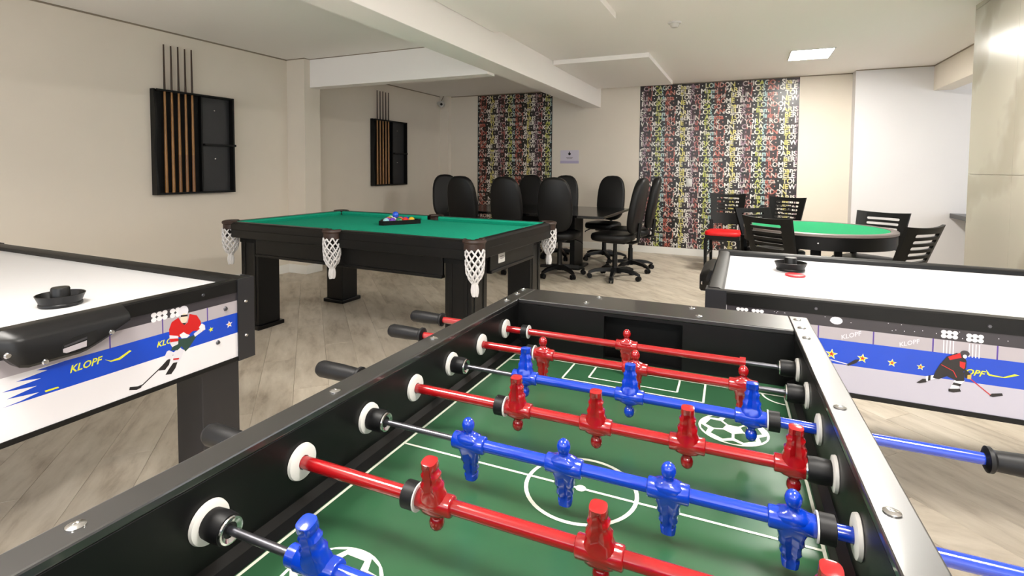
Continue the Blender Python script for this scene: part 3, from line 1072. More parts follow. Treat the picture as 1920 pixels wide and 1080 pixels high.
# ------------------------------------------------------------------ air hockey tables
A_WHITE = M('print_white', (206, 204, 208), 0.3)
A_LILAC = M('print_lilac', (166, 163, 175), 0.3)
A_GREY = M('print_grey', (48, 45, 50), 0.3)
A_BOARD = M('print_board', (156, 150, 155), 0.3)
A_BLUE = M('print_blue', (10, 60, 172), 0.3, var=0.12, scale=3)
A_PURP = M('print_purple', (74, 52, 130), 0.3)
A_YEL = M('print_yellow', (200, 200, 44), 0.3)
A_RED = M('print_red', (176, 20, 22), 0.3)
A_BLK = M('print_black', (22, 20, 22), 0.3)
A_GRN = M('print_green', (36, 60, 52), 0.3)
A_PALE = M('print_pale', (196, 194, 202), 0.3)
A_ORA = M('print_orange', (214, 150, 70), 0.3)
A_SKIN = M('print_skin', (222, 188, 168), 0.3)
PMATS = [A_WHITE, A_LILAC, A_GREY, A_BOARD, A_BLUE, A_PURP, A_YEL, A_RED, A_BLK, A_GRN, A_PALE, A_ORA, A_SKIN]
PI = {m_.name: i for i, m_ in enumerate(PMATS)}


class Print:
    """flat print on a vertical plane; (u, z) are metres along the panel and height"""

    def __init__(s, P, n, root):
        s.P, s.n, s.b, s.k, s.root = P, n, B(), 0, root

    def poly(s, pts, mt):
        s.k += 1
        s.b.mi = PI[mt.name]
        s.b.face([s.P(u, z) + s.n * (0.0004 + 0.000012 * s.k) - s.root for u, z in pts])

    def ell(s, u, z, ru, rv, mt, n=14):
        s.poly([(u + ru * cos(2 * pi * k / n), z + rv * sin(2 * pi * k / n)) for k in range(n)], mt)

    def star(s, u, z, r, mt, tilt=0.1):
        s.poly([(u + (r if k % 2 == 0 else r * 0.42) * sin(pi * k / 5 + tilt), z + (r if k % 2 == 0 else r * 0.42) * cos(pi * k / 5 + tilt)) for k in range(10)], mt)

    def line(s, pts, w, mt):
        for (a, b_) in zip(pts, pts[1:]):
            d = Vector((b_[0] - a[0], b_[1] - a[1])).normalized()
            n = Vector((-d.y, d.x)) * w / 2
            s.poly([(a[0] + n.x, a[1] + n.y), (a[0] - n.x, a[1] - n.y), (b_[0] - n.x, b_[1] - n.y), (b_[0] + n.x, b_[1] + n.y)], mt)

    def text(s, key, u, z, sx, sz, mt, ang=0.0):
        v, f = TXT[key]
        s.k += 1
        s.b.mi = PI[mt.name]
        vs = []
        for x, y in v:
            du, dz = x * sx, y * sz
            vs.append(s.b.bm.verts.new(s.P(u + du * cos(ang) - dz * sin(ang), z + du * sin(ang) + dz * cos(ang)) + s.n * (0.0004 + 0.000012 * s.k) - s.root))
        for fc in f:
            q = s.b.bm.faces.new([vs[i] for i in fc])
            q.material_index = s.b.mi

    def lamps(s, u, z, nu, nv, d):
        for i in range(nu):
            for j in range(nv):
                s.ell(u + (i - (nu - 1) / 2) * d, z + (j - (nv - 1) / 2) * d * 0.9, d * 0.52, d * 0.48, A_WHITE, 10)

    def done(s, parent):
        return s.b.done('side_print', PMATS, parent, smooth=0, recalc=False)


def air_hockey(x0, x1, y0, y1, label):
    cx, cy = (x0 + x1) / 2, (y0 + y1) / 2
    t = thing('air_hockey_table', (cx, cy, 0), 0, label, 'game table')
    hx, hy = (x1 - x0) / 2, (y1 - y0) / 2
    B().span((-hx + 0.055, -hy + 0.055, 0.74), (hx - 0.055, hy - 0.055, 0.776)).done('playing_surface', HOCKEY, t, smooth=0)
    for s in (-1, 1):
        for ax_ in (0, 1):
            E, Lh = (hy, hx) if ax_ == 0 else (hx, hy)
            prof = [(E, 0.752), (E, 0.795), (E - 0.005, 0.800), (E - 0.040, 0.800), (E - 0.052, 0.794), (E - 0.056, 0.776), (E - 0.056, 0.752)]
            Lr = Lh if ax_ == 0 else Lh - 0.056
            rr = [[(u, s * w, z) if ax_ == 0 else (s * w, u, z) for w, z in prof] for u in (-Lr, Lr)]
            r_ = B().rings(rr).done('rim_rail', BLACK, t, smooth=30)
            for q in (-0.55, -0.18, 0.18, 0.55):
                p = (q * Lh * 1.2, s * E, 0.772) if ax_ == 0 else (s * E, q * Lh * 1.2, 0.772)
                p2 = (p[0], p[1] + s * 0.003, p[2]) if ax_ == 0 else (p[0] + s * 0.003, p[1], p[2])
                B().cyl(p, p2, 0.006, 0.0045, 10).done('screw', STEEL, r_)
    ps = {}
    for nme, lo, hi in (('front', (-hx + 0.004, -hy + 0.004, 0.487), (hx - 0.004, -hy + 0.02, 0.752)), ('rear', (-hx + 0.004, hy - 0.02, 0.487), (hx - 0.004, hy - 0.004, 0.752)),
                        ('left', (-hx + 0.004, -hy + 0.02, 0.487), (-hx + 0.02, hy - 0.02, 0.752)), ('right', (hx - 0.02, -hy + 0.02, 0.487), (hx - 0.004, hy - 0.02, 0.752))):
        ps[nme] = B().span(lo, hi).done('side_panel', A_WHITE, t, smooth=0)
    for s in (-1, 1):
        B().span((-hx, s * hy, 0.484), (hx, s * (hy - 0.012), 0.500), 0.001).done('bottom_strip', BLACK, t, smooth=0)
        B().span((s * hx, -hy + 0.012, 0.484), (s * (hx - 0.012), hy - 0.012, 0.500), 0.001).done('bottom_strip', BLACK, t, smooth=0)
    for sx in (-1, 1):
        for sy in (-1, 1):
            b = B()
            b.prism([(sx * (hx + 0.004), sy * (hy + 0.004)), (sx * (hx - 0.068), sy * (hy + 0.004)), (sx * (hx - 0.068), sy * (hy - 0.002)), (sx * (hx - 0.002), sy * (hy - 0.002)), (sx * (hx - 0.002), sy * (hy - 0.068)), (sx * (hx + 0.004), sy * (hy - 0.068))], 0.482, 0.803)
            br = b.done('corner_bracket', M('bracket_grey', (24, 24, 28), 0.4), t, smooth=0)
            for z in (0.71, 0.575):
                B().cyl((sx * (hx + 0.004), sy * (hy - 0.034), z), (sx * (hx + 0.008), sy * (hy - 0.034), z), 0.007, 0.005, 10).done('screw', CHROME, br)
                B().cyl((sx * (hx - 0.034), sy * (hy + 0.004), z), (sx * (hx - 0.034), sy * (hy + 0.008), z), 0.007, 0.005, 10).done('screw', CHROME, br)
            lx, ly = sx * (hx - 0.09), sy * (hy - 0.13)
            lg = B().span((lx - 0.075, ly - 0.075, 0.02), (lx + 0.075, ly + 0.075, 0.487), 0.003).done('leg', M('leg_grey', (24, 23, 26), 0.45), t, smooth=0)
            B().cyl((lx, ly, 0), (lx, ly, 0.022), 0.04, n=16).done('leveller', RUBBER, lg)
    return t, ps, Vector((cx, cy, 0))


def goal_box(t, C, x, s, ya, yb):
    """moulded goal return on an end face at x (outward s), spanning ya..yb in world y"""
    b = B()
    rr = []
    n = 16
    for k in range(n + 1):
        f = k / n
        y = ya + (yb - ya) * f
        zb = 0.698 + 0.056 * max(0, (f - 0.58) / 0.42) ** 1.2 + 0.055 * max(0, (0.14 - f) / 0.14)
        dp = 0.055 * (1 if f > 0.1 else 0.45 + 5.5 * f)
        rr.append([(x + s * d - C.x, y - C.y, z) for d, z in ((0.0, 0.803), (dp * 0.30, 0.803), (dp * 0.86, 0.785), (dp, 0.772), (dp, zb + 0.008), (dp * 0.9, zb), (0.0, zb))])
    g_ = b.rings(rr).done('goal_box', PLASTIC, t, smooth=32)
    xx = x + s * 0.0552

    def plate(name, pts, d0, d1, mt, par):
        return B().rings([[(xx + s * d - C.x, y - C.y, z) for y, z in pts] for d in (d0, d1)]).done(name, mt, par, smooth=0)
    yc = ya + (yb - ya) * 0.56
    w = 0.044
    sl = plate('return_slot', [(yc - w, 0.722), (yc - w * 0.9, 0.742), (yc - w * 0.3, 0.752), (yc + w, 0.757), (yc + w, 0.728), (yc + w * 0.75, 0.718), (yc - w * 0.8, 0.710), (yc - w, 0.714)], 0.0, 0.0012, MATT, g_)
    plate('slot_lining', [(yc - w * 0.92, 0.726), (yc + w * 0.38, 0.733), (yc + w * 0.36, 0.716), (yc - w * 0.75, 0.712), (yc - w * 0.92, 0.716)], 0.0012, 0.002, A_BOARD, sl)
    plate('slot_bar', [(yc - w * 0.85, 0.734), (yc + w * 0.4, 0.744), (yc + w * 0.4, 0.738), (yc - w * 0.85, 0.729)], 0.0012, 0.0024, STEEL, sl)
    for f, z in ((0.06, 0.742), (0.30, 0.703), (0.83, 0.738)):
        y = ya + (yb - ya) * f
        dp = 0.055 * (1 if f > 0.1 else 0.45 + 5.5 * f)
        B().cyl((x + s * (dp - 0.001) - C.x, y - C.y, z), (x + s * (dp + 0.004) - C.x, y - C.y, z), 0.0085, 0.006, 10).done('screw', CHROME, g_)
    return g_


# left table: art on its +x end
LX1, LY1 = -1.783, 1.424
LX0, LY0 = LX1 - 2.05, 0.22
tl, psl, CL = air_hockey(LX0, LX1, LY0, LY1, 'air hockey table before the cue rack, red and white hockey player printed on its end')
goal_box(tl, CL, LX1, 1, 0.640, 0.946)
goal_box(tl, CL, LX0, -1, 0.665, 0.98)
LXP = LX1 - 0.004
pr = Print(lambda u, z: Vector((LXP, u, z)), Vector((1, 0, 0)), CL)


def zl(x, y):
    q = at(200 + x * 0.194444, 540 + y * 0.194444, 0, LXP)
    return (q.y, q.z)


u0, u1 = LY0 + 0.07, LY1 - 0.066
pr.poly([(u0, 0.500), (u1, 0.500), (u1, 0.752), (u0, 0.752)], A_WHITE)
pr.poly([(u0, 0.672), (u1, 0.672), (u1, 0.722), (u0, 0.722)], A_BOARD)
pr.poly([(u0, 0.720), (u1, 0.720), (u1, 0.752), (u0, 0.752)], A_GREY)
jag = [(0.80, 0.672), (0.735, 0.668), (0.76, 0.660), (0.69, 0.652), (0.745, 0.642), (0.66, 0.634), (0.735, 0.624), (0.67, 0.612), (0.74, 0.604), (0.70, 0.596), (0.66, 0.592)]
pr.poly([(u1, 0.594), (u1, 0.672)] + jag, A_BLUE)
for u in (1.236, 1.077, 0.918):
    pr.poly([(u - 0.002, 0.672), (u + 0.002, 0.672), (u + 0.002, 0.72), (u - 0.002, 0.72)], A_PURP)
pr.lamps(*zl(508, 272), 3, 2, 0.0178)
pr.lamps(*zl(685, 232), 3, 2, 0.0178)
pr.text('klopf', *zl(-360, 822), 0.0275, 0.030, A_YEL, 0.03)
swo = [zl(-20, 690), zl(40, 700), zl(120, 670), zl(220, 600), zl(240, 605), zl(130, 690), zl(40, 712)]
pr.poly(swo, A_YEL)
pr.poly([zl(-600, 990), zl(-470, 950), zl(-460, 962), zl(-590, 1005)], A_YEL)
pr.text('kl', *zl(480, 575), 0.026, 0.026, A_YEL, 0.03)
Z = lambda *a: [zl(x, y) for x, y in a]
pr.line(Z((940, 395), (700, 570)), 0.006, A_ORA)
pr.line(Z((700, 570), (600, 690), (340, 940)), 0.004, A_BLK)
pr.poly(Z((215, 985), (222, 955), (300, 947), (345, 928), (330, 962), (290, 982)), A_BLK)
pr.poly(Z((600, 600), (645, 620), (622, 690), (570, 675), (558, 660), (580, 612)), A_PALE)
pr.poly(Z((640, 625), (700, 570), (745, 600), (716, 680), (692, 712), (640, 702)), A_PALE)
pr.poly(Z((640, 680), (700, 672), (692, 690), (640, 695)), A_RED)
pr.poly(Z((585, 690), (615, 688), (600, 740), (562, 790), (500, 797), (530, 750)), A_BLK)
pr.poly(Z((640, 722), (682, 714), (662, 772), (622, 830), (565, 838), (592, 790)), A_BLK)
pr.poly(Z((685, 490), (760, 488), (850, 450), (882, 440), (830, 520), (790, 580), (758, 612), (722, 562), (682, 600), (620, 602), (640, 540)), A_GRN)
pr.poly(Z((600, 400), (625, 330), (690, 285), (720, 335), (748, 358), (780, 330), (798, 250), (868, 263), (905, 320), (912, 372), (880, 410), (830, 415), (790, 450), (720, 475), (650, 470), (605, 455)), A_RED)
pr.poly(Z((602, 455), (690, 462), (688, 540), (630, 570), (612, 540)), A_PALE)
pr.poly(Z((606, 490), (690, 485), (689, 512), (612, 525)), A_RED)
pr.poly(Z((700, 452), (740, 425), (768, 442), (802, 455), (772, 480), (722, 486)), A_WHITE)
pr.poly(Z((838, 442), (900, 390), (922, 418), (850, 470)), A_PALE)
pr.poly(Z((888, 380), (915, 340), (945, 358), (950, 400), (912, 415)), A_WHITE)
pr.ell(*zl(738, 225), 0.0180, 0.0195, A_PALE)
pr.ell(*zl(745, 292), 0.0130, 0.0175, A_SKIN)
pr.poly(Z((712, 262), (778, 255), (780, 272), (712, 280)), A_BLK)
pr.poly(Z((725, 338), (768, 335), (748, 356)), A_BLK)
pr.star(*zl(1005, 400), 0.0105, A_YEL, -0.2)
pr.star(*zl(1180, 350), 0.0145, A_WHITE, -0.1)
pr.star(*zl(1180, 350), 0.0075, A_ORA, -0.1)
pr.done(psl['right'])
for x, y in ((1145, 200), (1072, 525)):
    u, z = zl(x, y)
    B().cyl((LXP + 0.001 - CL.x, u - CL.y, z), (LXP + 0.006 - CL.x, u - CL.y, z), 0.0085, 0.006, 12).done('bolt', STEEL, psl['right'])

# right table: art on its -y side
RX0, RY0, RY1 = -0.121, 1.997, 3.057
RX1 = RX0 + 2.05
tr_, psr, CRt = air_hockey(RX0, RX1, RY0, RY1, 'air hockey table beside the foosball table, stars and black hockey player printed on its side')
goal_box(tr_, CRt, RX0, -1, 2.37, 2.69)
goal_box(tr_, CRt, RX1, 1, 2.37, 2.69)
RYP = RY0 + 0.004
pr = Print(lambda u, z: Vector((u, RYP, z)), Vector((0, -1, 0)), CRt)


def zr_(x, y):
    q = at(1340 + x * 0.302083, 520 + y * 0.302083, 1, RYP)
    return (q.x, q.z)


u0, u1 = RX0 + 0.07, RX1 - 0.07
pr.poly([(u0, 0.500), (u1, 0.500), (u1, 0.752), (u0, 0.752)], A_LILAC)
pr.poly([(u0, 0.672), (u1, 0.672), (u1, 0.722), (u0, 0.722)], A_BOARD)
pr.poly([(u0, 0.714), (u1, 0.714), (u1, 0.752), (u0, 0.752)], A_GREY)
pr.poly([(u0, 0.591), (u1, 0.591), (u1, 0.672), (u0, 0.672)], A_BLUE)
for k in range(12):
    u = 0.236 - 0.155 + 0.156 * k
    if u < u1 - 0.02:
        pr.poly([(u - 0.002, 0.672), (u + 0.002, 0.672), (u + 0.002, 0.714), (u - 0.002, 0.714)], A_PURP)
for k in range(40):
    u = u0 + 0.03 + (u1 - u0 - 0.06) * random.random()
    pr.ell(u, 0.724 + 0.024 * random.random(), 0.0014, 0.0014, A_PALE, 6)
pr.ell(*zr_(755, 268), 0.018, 0.013, A_PALE)
for x, y in ((1457, 355), (1615, 378)):
    pr.lamps(*zr_(x, y), 3, 2, 0.014)
for u in (-0.0, 0.05, 1.2, 1.26):
    pr.lamps(u, 0.735, 3, 2, 0.013)
for x, y in ((1450, 430), (1610, 455)):
    u, z = zr_(x, y)
    for k in range(4):
        pr.line([(u - 0.012 + 0.008 * k, z - 0.022), (u - 0.012 + 0.008 * k, z + 0.020)], 0.003, A_PALE)
pr.text('klopf', *zr_(785, 385), 0.0205, 0.020, A_PALE, 0.38)
pr.text('klopf', *zr_(1145, 430), 0.019, 0.019, A_PALE, 0.36)
pr.text('klopf', 0.80, 0.682, 0.019, 0.019, A_PALE, 0.36)
Z = lambda *a: [zr_(x, y) for x, y in a]
for x, y, r in ((725, 475, 0.0185), (917, 502, 0.0165), (1100, 530, 0.0135), (1277, 555, 0.0112)):
    u, z = zr_(x, y)
    pr.star(u, z, r, A_WHITE, 0.08)
    pr.star(u, z, r * 0.84, A_YEL, 0.08)
    pr.star(u, z, r * 0.46, A_RED, 0.08)
pr.line(Z((700, 505), (825, 538)), 0.003, A_PALE)
pr.poly(Z((815, 542), (870, 510), (900, 508), (880, 530), (830, 548)), A_BLK)
pr.text('opf', *zr_(1548, 598), 0.0255, 0.026, A_YEL, -0.03)
pr.poly(Z((1682, 570), (1706, 600), (1790, 618), (1860, 600), (1892, 608), (1800, 624), (1702, 610), (1690, 600)), A_YEL)
pr.line(Z((1585, 628), (1710, 730)), 0.0026, A_RED)
pr.poly(Z((1703, 735), (1718, 720), (1782, 718), (1788, 733), (1725, 742)), A_BLK)
pr.poly(Z((1250, 652), (1290, 628), (1322, 630), (1312, 650), (1270, 656)), A_BLK)
pr.poly(Z((1308, 613), (1366, 603), (1362, 630), (1312, 642)), A_WHITE)
pr.poly(Z((1325, 608), (1340, 606), (1338, 638), (1322, 640)), A_BLK)
pr.poly(Z((1475, 655), (1500, 620), (1552, 640), (1518, 672), (1512, 690), (1458, 690)), A_WHITE)
pr.poly(Z((1482, 650), (1530, 662), (1522, 676), (1472, 664)), A_BLK)
pr.poly(Z((1450, 690), (1520, 690), (1528, 708), (1480, 713), (1450, 706)), A_BLK)
pr.poly(Z((1400, 532), (1470, 560), (1548, 590), (1548, 642), (1500, 642), (1440, 612), (1390, 630), (1352, 622), (1370, 580)), A_BLK)
pr.poly(Z((1400, 535), (1440, 490), (1500, 468), (1542, 480), (1562, 520), (1560, 562), (1530, 602), (1470, 600), (1420, 572)), A_BLK)
pr.poly(Z((1448, 492), (1522, 468), (1532, 498), (1458, 512)), A_RED)
pr.poly(Z((1520, 520), (1556, 528), (1550, 572), (1520, 552)), A_RED)
pr.line(Z((1405, 540), (1480, 580), (1500, 620)), 0.002, A_RED)
pr.poly(Z((1545, 560), (1588, 600), (1590, 632), (1552, 622)), A_BLK)
pr.poly(Z((1568, 605), (1592, 603), (1590, 632), (1566, 628)), A_ORA)
pr.ell(*zr_(1552, 472), 0.0115, 0.0095, M('print_grey', (48, 45, 50)))
pr.ell(*zr_(1552, 490), 0.005, 0.006, A_WHITE)
pr.done(psr['front'])


# mallets and puck
def mallet(px, py, R, label):
    p = at(px, py, 2, 0.776)
    t = thing('air_hockey_mallet', (p.x, p.y, 0.7762), 0, label, 'mallet')
    k = R / 0.09
    B().lathe([(r * k, z) for r, z in ((0, 0), (0.076, 0), (0.079, 0.003), (0.079, 0.009), (0.076, 0.012), (0.090, 0.038), (0.0865, 0.039), (0.072, 0.014), (0.034, 0.012), (0, 0.012))], n=40).done('dish', PLASTIC, t)
    B().lathe([(r * k, z) for r, z in ((0.038, 0.012), (0.035, 0.020), (0.035, 0.055), (0.032, 0.060), (0, 0.061))], n=28).done('knob', PLASTIC, t)
    return t, p


pl_, mp = mallet(114, 572, 0.066, 'black air hockey mallet on the table in front of the cue rack')
pr2, mp2 = mallet(1482, 507, 0.068, 'black air hockey mallet behind the red puck')
pp = at(1491, 517.5, 2, 0.776)
dd = Vector((pp.x - mp2.x, pp.y - mp2.y, 0))
if dd.length < 0.068 * 0.88 + 0.041:
    pp = mp2 + dd.normalized() * (0.068 * 0.88 + 0.041)
o = B().lathe([(0, 0), (0.037, 0), (0.040, 0.002), (0.040, 0.006), (0.037, 0.008), (0.030, 0.0075), (0, 0.0075)], n=36).done('puck', M('puck_red', (214, 36, 48), 0.35))
o.location = (pp.x, pp.y, 0.776)
tag(o, 'flat red puck in front of a black mallet', 'puck')


# ------------------------------------------------------------------ foosball table
fax = Vector((cos(0.0252), sin(0.0252), -0.0012)).normalized()
fay = Vector((-sin(0.0252), cos(0.0252), -0.0228))
fay = (fay - fax * fax.dot(fay)).normalized()
faz = fax.cross(fay)
FZ = 0.877
fm = Matrix((fax, fay, faz)).transposed().to_4x4()
fm.translation = Vector((-0.2283, 1.2246, FZ)) - faz * FZ
ft = thing('foosball_table', (0, 0, 0), 0, 'black foosball table with red and blue players over a green pitch', 'game table')
ft.matrix_world = fm
fmi = fm.inverted()
YN, YFAR, OUT = -1.052, 0.089, 0.2285
YO = YN - (OUT - YFAR)
PZF, RODZ = 0.744, 0.8159
# walls
for s in (-1, 1):
    w = B().span((s * 0.341, YO, 0.56), (s * 0.3815, OUT, FZ - 0.012), 0.001).done('side_wall', BLACK, ft, smooth=0)
    B().span((s * 0.3405, YO, FZ - 0.012), (s * 0.3825, OUT, FZ), 0.0025).done('top_rail', RAILM, ft, smooth=0)
    B().rings([[(s * 0.341, y, PZF), (s * 0.3235, y, PZF), (s * 0.329, y, PZF + 0.014), (s * 0.341, y, PZF + 0.020)] for y in (YN, YFAR)]).done('ball_ramp', BLACK, ft, smooth=0)
for y0, y1, inner in ((YFAR, OUT, YFAR), (YO, YN, YN)):
    sgn = 1 if y0 == YFAR else -1
    B().span((-0.3405, y0, FZ - 0.012), (0.3405, y1, FZ), 0.0025).done('end_rail', RAILM, ft, smooth=0)
    ib = inner + sgn * 0.022
    for lo, hi in (((-0.341, 0.56), (-0.098, FZ - 0.012)), ((0.098, 0.56), (0.341, FZ - 0.012)), ((-0.098, 0.857), (0.098, FZ - 0.012)), ((-0.098, 0.56), (0.098, PZF))):
        B().span((lo[0], inner, lo[1]), (hi[0], ib, hi[1])).done('end_wall', BLACK, ft, smooth=0)
    B().span((-0.12, ib + sgn * 0.06, 0.70), (0.12, ib + sgn * 0.065, 0.86)).done('goal_back', MATT, ft, smooth=0)
    yo = OUT if sgn > 0 else YO
    B().span((-0.341, yo - sgn * 0.02, 0.56), (0.341, yo, FZ - 0.012)).done('end_panel', BLACK, ft, smooth=0)
# pitch with markings
pc = B().span((-0.341, YN, PZF - 0.012), (0.341, YFAR, PZF)).done('playing_field', PITCH_M, ft, smooth=0)
YCN = -0.487
mk = B()
zz = PZF + 0.0006
LW = 0.0045


def seg(a, b_, w=LW):
    d = (Vector(b_) - Vector(a)).normalized()
    n = Vector((-d.y, d.x)) * w / 2
    mk.face([(a[0] + n.x, a[1] + n.y, zz), (a[0] - n.x, a[1] - n.y, zz), (b_[0] - n.x, b_[1] - n.y, zz), (b_[0] + n.x, b_[1] + n.y, zz)])


def arc(cx, cy, r, a0, a1, w=LW, n=48):
    for k in range(n):
        A0, A1 = a0 + (a1 - a0) * k / n, a0 + (a1 - a0) * (k + 1) / n
        mk.face([(cx + q * cos(a), cy + q * sin(a), zz) for q, a in ((r - w / 2, A0), (r + w / 2, A0), (r + w / 2, A1), (r - w / 2, A1))])


SXL = 0.319
yg = [0.024, 2 * YCN - 0.024]
for s in (-1, 1):
    seg((s * SXL, yg[0]), (s * SXL, yg[1]))
seg((-SXL, YCN), (SXL, YCN))
arc(0, YCN, 0.083, 0, 2 * pi, 0.006)
mk.face([(0.008 * cos(2 * pi * k / 16), YCN + 0.008 * sin(2 * pi * k / 16), zz + 0.0002) for k in range(16)])
for y, d in ((yg[0], -1), (yg[1], 1)):
    seg((-SXL, y), (SXL, y))
    for hw_, dp in ((0.100, 0.076), (0.156, 0.108)):
        for s in (-1, 1):
            seg((s * hw_, y), (s * hw_, y + d * dp))
        seg((-hw_, y + d * dp), (hw_, y + d * dp))
    for s in (-1, 1):
        a0 = pi if s > 0 else 1.5 * pi
        a0 = {(1, -1): pi, (-1, -1): 1.5 * pi, (1, 1): pi / 2, (-1, 1): 0}[(s, d)]
        arc(s * SXL, y, 0.045, a0, a0 + pi / 2, LW, 12)
mk.done('pitch_marking', LINE, pc, smooth=0, recalc=False)


def ball_print(cx, cy, r):
    b = B()
    z0 = zz
    b.face([(cx + r * cos(2 * pi * k / 36), cy + r * sin(2 * pi * k / 36), z0) for k in range(36)])
    b.mi = 1
    z1 = z0 + 0.0002
    for k in range(5):
        a = 2 * pi * k / 5 + 0.3
        # five hexagon fields around a white pentagon
        pts = [(0.30, -0.60), (0.46, -0.55), (0.74, -0.30), (0.74, 0.30), (0.46, 0.55), (0.30, 0.60)]
        pts = [(r * q * cos(a + w), r * q * sin(a + w)) for q, w in ((0.30, -0.5), (0.58, -0.56), (0.80, -0.27), (0.80, 0.27), (0.58, 0.56), (0.30, 0.5))]
        b.face([(cx + p[0], cy + p[1], z1) for p in pts])
        a2 = a + pi / 5
        pts = [(r * q * cos(a2 + w), r * q * sin(a2 + w)) for q, w in ((0.74, 0.0), (0.93, -0.30), (0.95, 0.0), (0.93, 0.30))]
        b.face([(cx + p[0], cy + p[1], z1) for p in pts])
    b.done('ball_print', [LINE, PITCH_M], pc, smooth=0, recalc=False)


ball_print(0.214, -0.186, 0.062)
ball_print(-0.214, 2 * YCN + 0.186, 0.062)
# lower cabinet and legs
B().span((-0.341, YN, 0.58), (0.341, YFAR, 0.60)).done('bottom_board', BLACK, ft, smooth=0)
for s in (-1, 1):
    for y in (YO + 0.06, OUT - 0.06):
        lg = B().span((s * 0.33 - 0.05, y - 0.05, 0.045), (s * 0.33 + 0.05, y + 0.05, 0.58), 0.003).done('leg', BLACK, ft, smooth=0)
        B().cyl((s * 0.33, y, 0.02), (s * 0.33, y, 0.05), 0.03, n=16).done('leveller', RUBBER, lg)
# screws on the rails
for x, y in ((-0.364, -0.957), (-0.361, -0.614), (-0.364, -0.32), (-0.372, 0.205), (-0.366, 0.142), (-0.362, 0.055), (-0.139, 0.205), (-0.156, 0.126), (0.111, 0.197), (0.133, 0.12), (0.357, 0.194), (0.358, 0.118), (0.358, 0.034), (0.357, -0.341), (0.358, -0.607), (0.36, -0.9)):
    B().lathe([(0.0045, 0.0), (0.0085, 0.0004), (0.0085, 0.0014), (0.006, 0.0026), (0.0025, 0.003), (0.002, 0.0022), (0, 0.0022)], (x, y, FZ - 0.0002), 14).done('screw', CHROME, ft)


def figure_mesh(mt):
    b = B()
    prof = [(-0.059, 0.0078, 0.0072), (-0.0583, 0.0095, 0.0092), (-0.050, 0.0102, 0.0096), (-0.0485, 0.0090, 0.0080), (-0.043, 0.0102, 0.0084), (-0.0405, 0.0122, 0.0098), (-0.036, 0.0112, 0.0086), (-0.029, 0.0124, 0.0090),
            (-0.0265, 0.0146, 0.0108), (-0.020, 0.0138, 0.0100), (-0.015, 0.0158, 0.0112), (-0.007, 0.0182, 0.0122), (0.006, 0.0200, 0.0126), (0.011, 0.0186, 0.0116), (0.0145, 0.010, 0.0085), (0.017, 0.0064, 0.0064), (0.021, 0.0060, 0.0060)]
    rr = []
    for z, w, d in prof:
        ring = []
        for k in range(16):
            a = 2 * pi * k / 16
            x = math.copysign(abs(cos(a)) ** 0.7, cos(a)) * w
            y = math.copysign(abs(sin(a)) ** 0.7, sin(a)) * d
            if -0.052 < z < -0.008 and abs(cos(a)) < 0.2:
                y *= 0.5
            ring.append((x, y, z))
        rr.append(ring)
    b.rings(rr)
    b.sph((0, 0, 0.029), 0.0102, (0.95, 0.95, 1.12), 12)
    b.stack([((-0.026, 0, 0), 0.0112), ((-0.0245, 0, 0), 0.0128), ((0.0245, 0, 0), 0.0128), ((0.026, 0, 0), 0.0112)], 18)
    o = b.done('player_figure', mt, None, smooth=50)
    me = o.data
    bpy.data.objects.remove(o)
    return me


FIG = {'r': figure_mesh(RED), 'b': figure_mesh(BLUE)}
bump_b = B().stack([((-0.009, 0, 0), 0.0135), ((-0.008, 0, 0), 0.0165), ((0.008, 0, 0), 0.0165), ((0.009, 0, 0), 0.0135)], 24)
tmp = bump_b.done('bumper', RUBBER)
BUMP = tmp.data
bpy.data.objects.remove(tmp)
tmp = B().stack([((-0.0009, 0, 0), 0.0170), ((0.0009, 0, 0), 0.0170)], 24).done('washer', WHITEP)
WASH = tmp.data
bpy.data.objects.remove(tmp)
tmp = B().lathe([(0.0095, 0.0), (0.0235, 0.0), (0.0245, 0.001), (0.0235, 0.005), (0.019, 0.0065), (0.0095, 0.0065), (0.0095, 0)], n=36, mat=Matrix.Rotation(pi / 2, 4, 'Y')).done('bushing', WHITEP)
BUSH = tmp.data
bpy.data.objects.remove(tmp)
tmp = B().stack([((0, 0, 0), 0.0165), ((0.016, 0, 0), 0.0175), ((0.028, 0, 0), 0.0165)], 24).done('stop_ring', RUBBER)
STOP = tmp.data
bpy.data.objects.remove(tmp)
tmp = B().lathe([(0.0085, 0), (0.0145, 0), (0.0150, 0.001), (0.0145, 0.003), (0.0125, 0.0035), (0.0085, 0.001), (0.0085, 0)], n=24, mat=Matrix.Rotation(pi / 2, 4, 'Y')).done('stop_cap', CHROME)
CAP = tmp.data
bpy.data.objects.remove(tmp)


def inst(name, me, parent, loc, rot=(0, 0, 0)):
    o = bpy.data.objects.new(name, me)
    COL.objects.link(o)
    o.parent = parent
    o.location = loc
    o.rotation_euler = rot
    return o


RS = [0, .1434, .2865, .4245, .5594, .7027, .8401, .978]
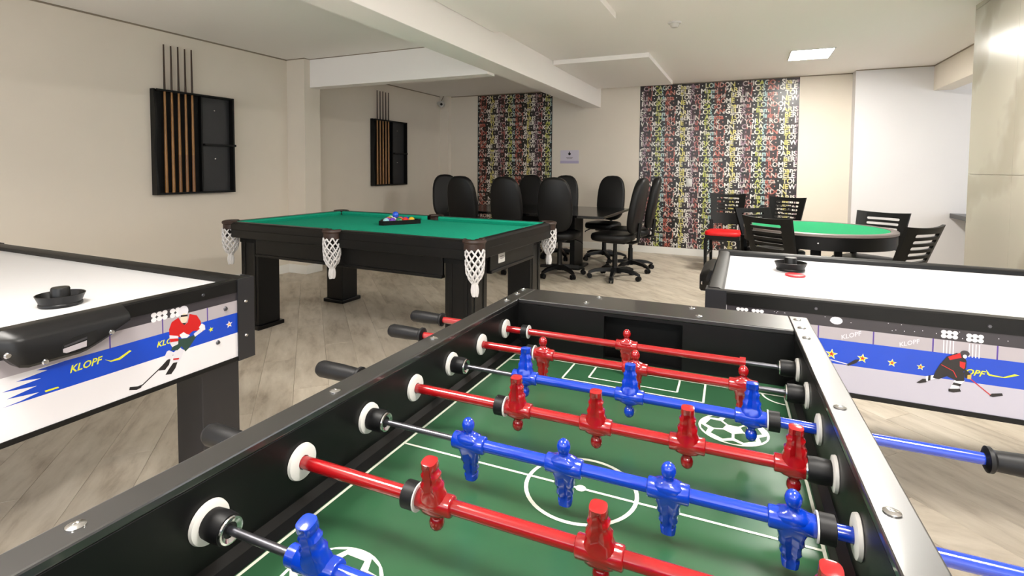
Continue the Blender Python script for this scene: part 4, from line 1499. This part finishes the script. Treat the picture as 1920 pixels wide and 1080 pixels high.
# team, tube from, tube to, figures, figure angle, bumper near the figures (x, washer side), handle from, handle to
RODS = [('r', -0.55, 0.232, [-0.022], 0.05, (-0.284, 1), -0.633, -0.528),
        ('r', -0.52, 0.243, [-0.184, 0.022, 0.230], 0.06, (-0.214, 1), -0.605, -0.500),
        ('b', -0.171, 0.56, [-0.171, 0.036, 0.240], pi - 0.02, (0.274, -1), 0.547, 0.665),
        ('r', -0.48, 0.31, [-0.131, 0.007, 0.147, 0.290], pi + 0.12, (-0.162, 1), -0.575, -0.462),
        ('b', -0.167, 0.60, [-0.153, -0.005, 0.134, 0.274], 0.16, (0.309, -1), 0.585, 0.70),
        ('r', -0.44, 0.325, [-0.126, 0.079, 0.288], pi + 0.22, (-0.158, 1), -0.53, -0.43),
        ('b', -0.209, 0.49, [-0.178, 0.115, 0.24], pi + 0.30, (0.24, -1), 0.50, 0.62),
        ('b', -0.24, 0.47, [0.0], 0.0, (0.285, -1), 0.48, 0.60)]
for k, (tm, xa, xb, figs, ang, (bx, ws), h0, h1) in enumerate(RODS):
    y = -RS[k]
    col = RED if tm == 'r' else BLUE
    rod = B().stack([((xa, 0, 0), 0.0086), ((xb, 0, 0), 0.0086)], 20).done('rod', col, ft)
    rod.location = (0, y, RODZ)
    rod['label'] = ('red' if tm == 'r' else 'blue') + ' painted player rod'
    i0, i1 = (xb - 0.01, 0.342) if tm == 'r' else (-0.342, xa + 0.01)
    B().cyl((i0, 0, 0), (i1, 0, 0), 0.0046, n=14).done('inner_rod', STEEL, rod)
    e = xb if tm == 'r' else xa
    B().stack([((e - 0.006, 0, 0), 0.0112), ((e + 0.006, 0, 0), 0.0112)], 20).done('rod_end_collar', col, rod)
    for fx in figs:
        inst('player_figure', FIG[tm], rod, (fx, 0, 0), (ang, 0, 0))
    inst('bumper', BUMP, rod, (bx, 0, 0))
    inst('washer', WASH, rod, (bx + ws * 0.0098, 0, 0))
    for s in (-1, 1):
        inst('bushing', BUSH, ft, (s * 0.341, y, RODZ), (0, 0, 0 if s < 0 else pi))
    s = 1 if tm == 'r' else -1
    inst('stop_ring', STOP, rod, (s * 0.334, 0, 0), (0, 0, pi if s > 0 else 0))
    inst('stop_cap', CAP, rod, (s * 0.3062, 0, 0), (0, 0, pi if s > 0 else 0))
    # handle
    sg = 1 if h1 > 0 else -1
    a_, b_ = (h0, h1) if sg > 0 else (h1, h0)
    L = b_ - a_
    hd = B()
    hd.stack([((a_, 0, 0), 0.0125), ((a_ + sg * 0.003, 0, 0), 0.0185), ((a_ + sg * 0.008, 0, 0), 0.0185), ((a_ + sg * 0.012, 0, 0), 0.0145), ((a_ + L * 0.5, 0, 0), 0.0165), ((b_ - sg * 0.012, 0, 0), 0.0168), ((b_ - sg * 0.004, 0, 0), 0.0135), ((b_, 0, 0), 0.008)], 22)
    hd.done('handle', RUBBER, rod)
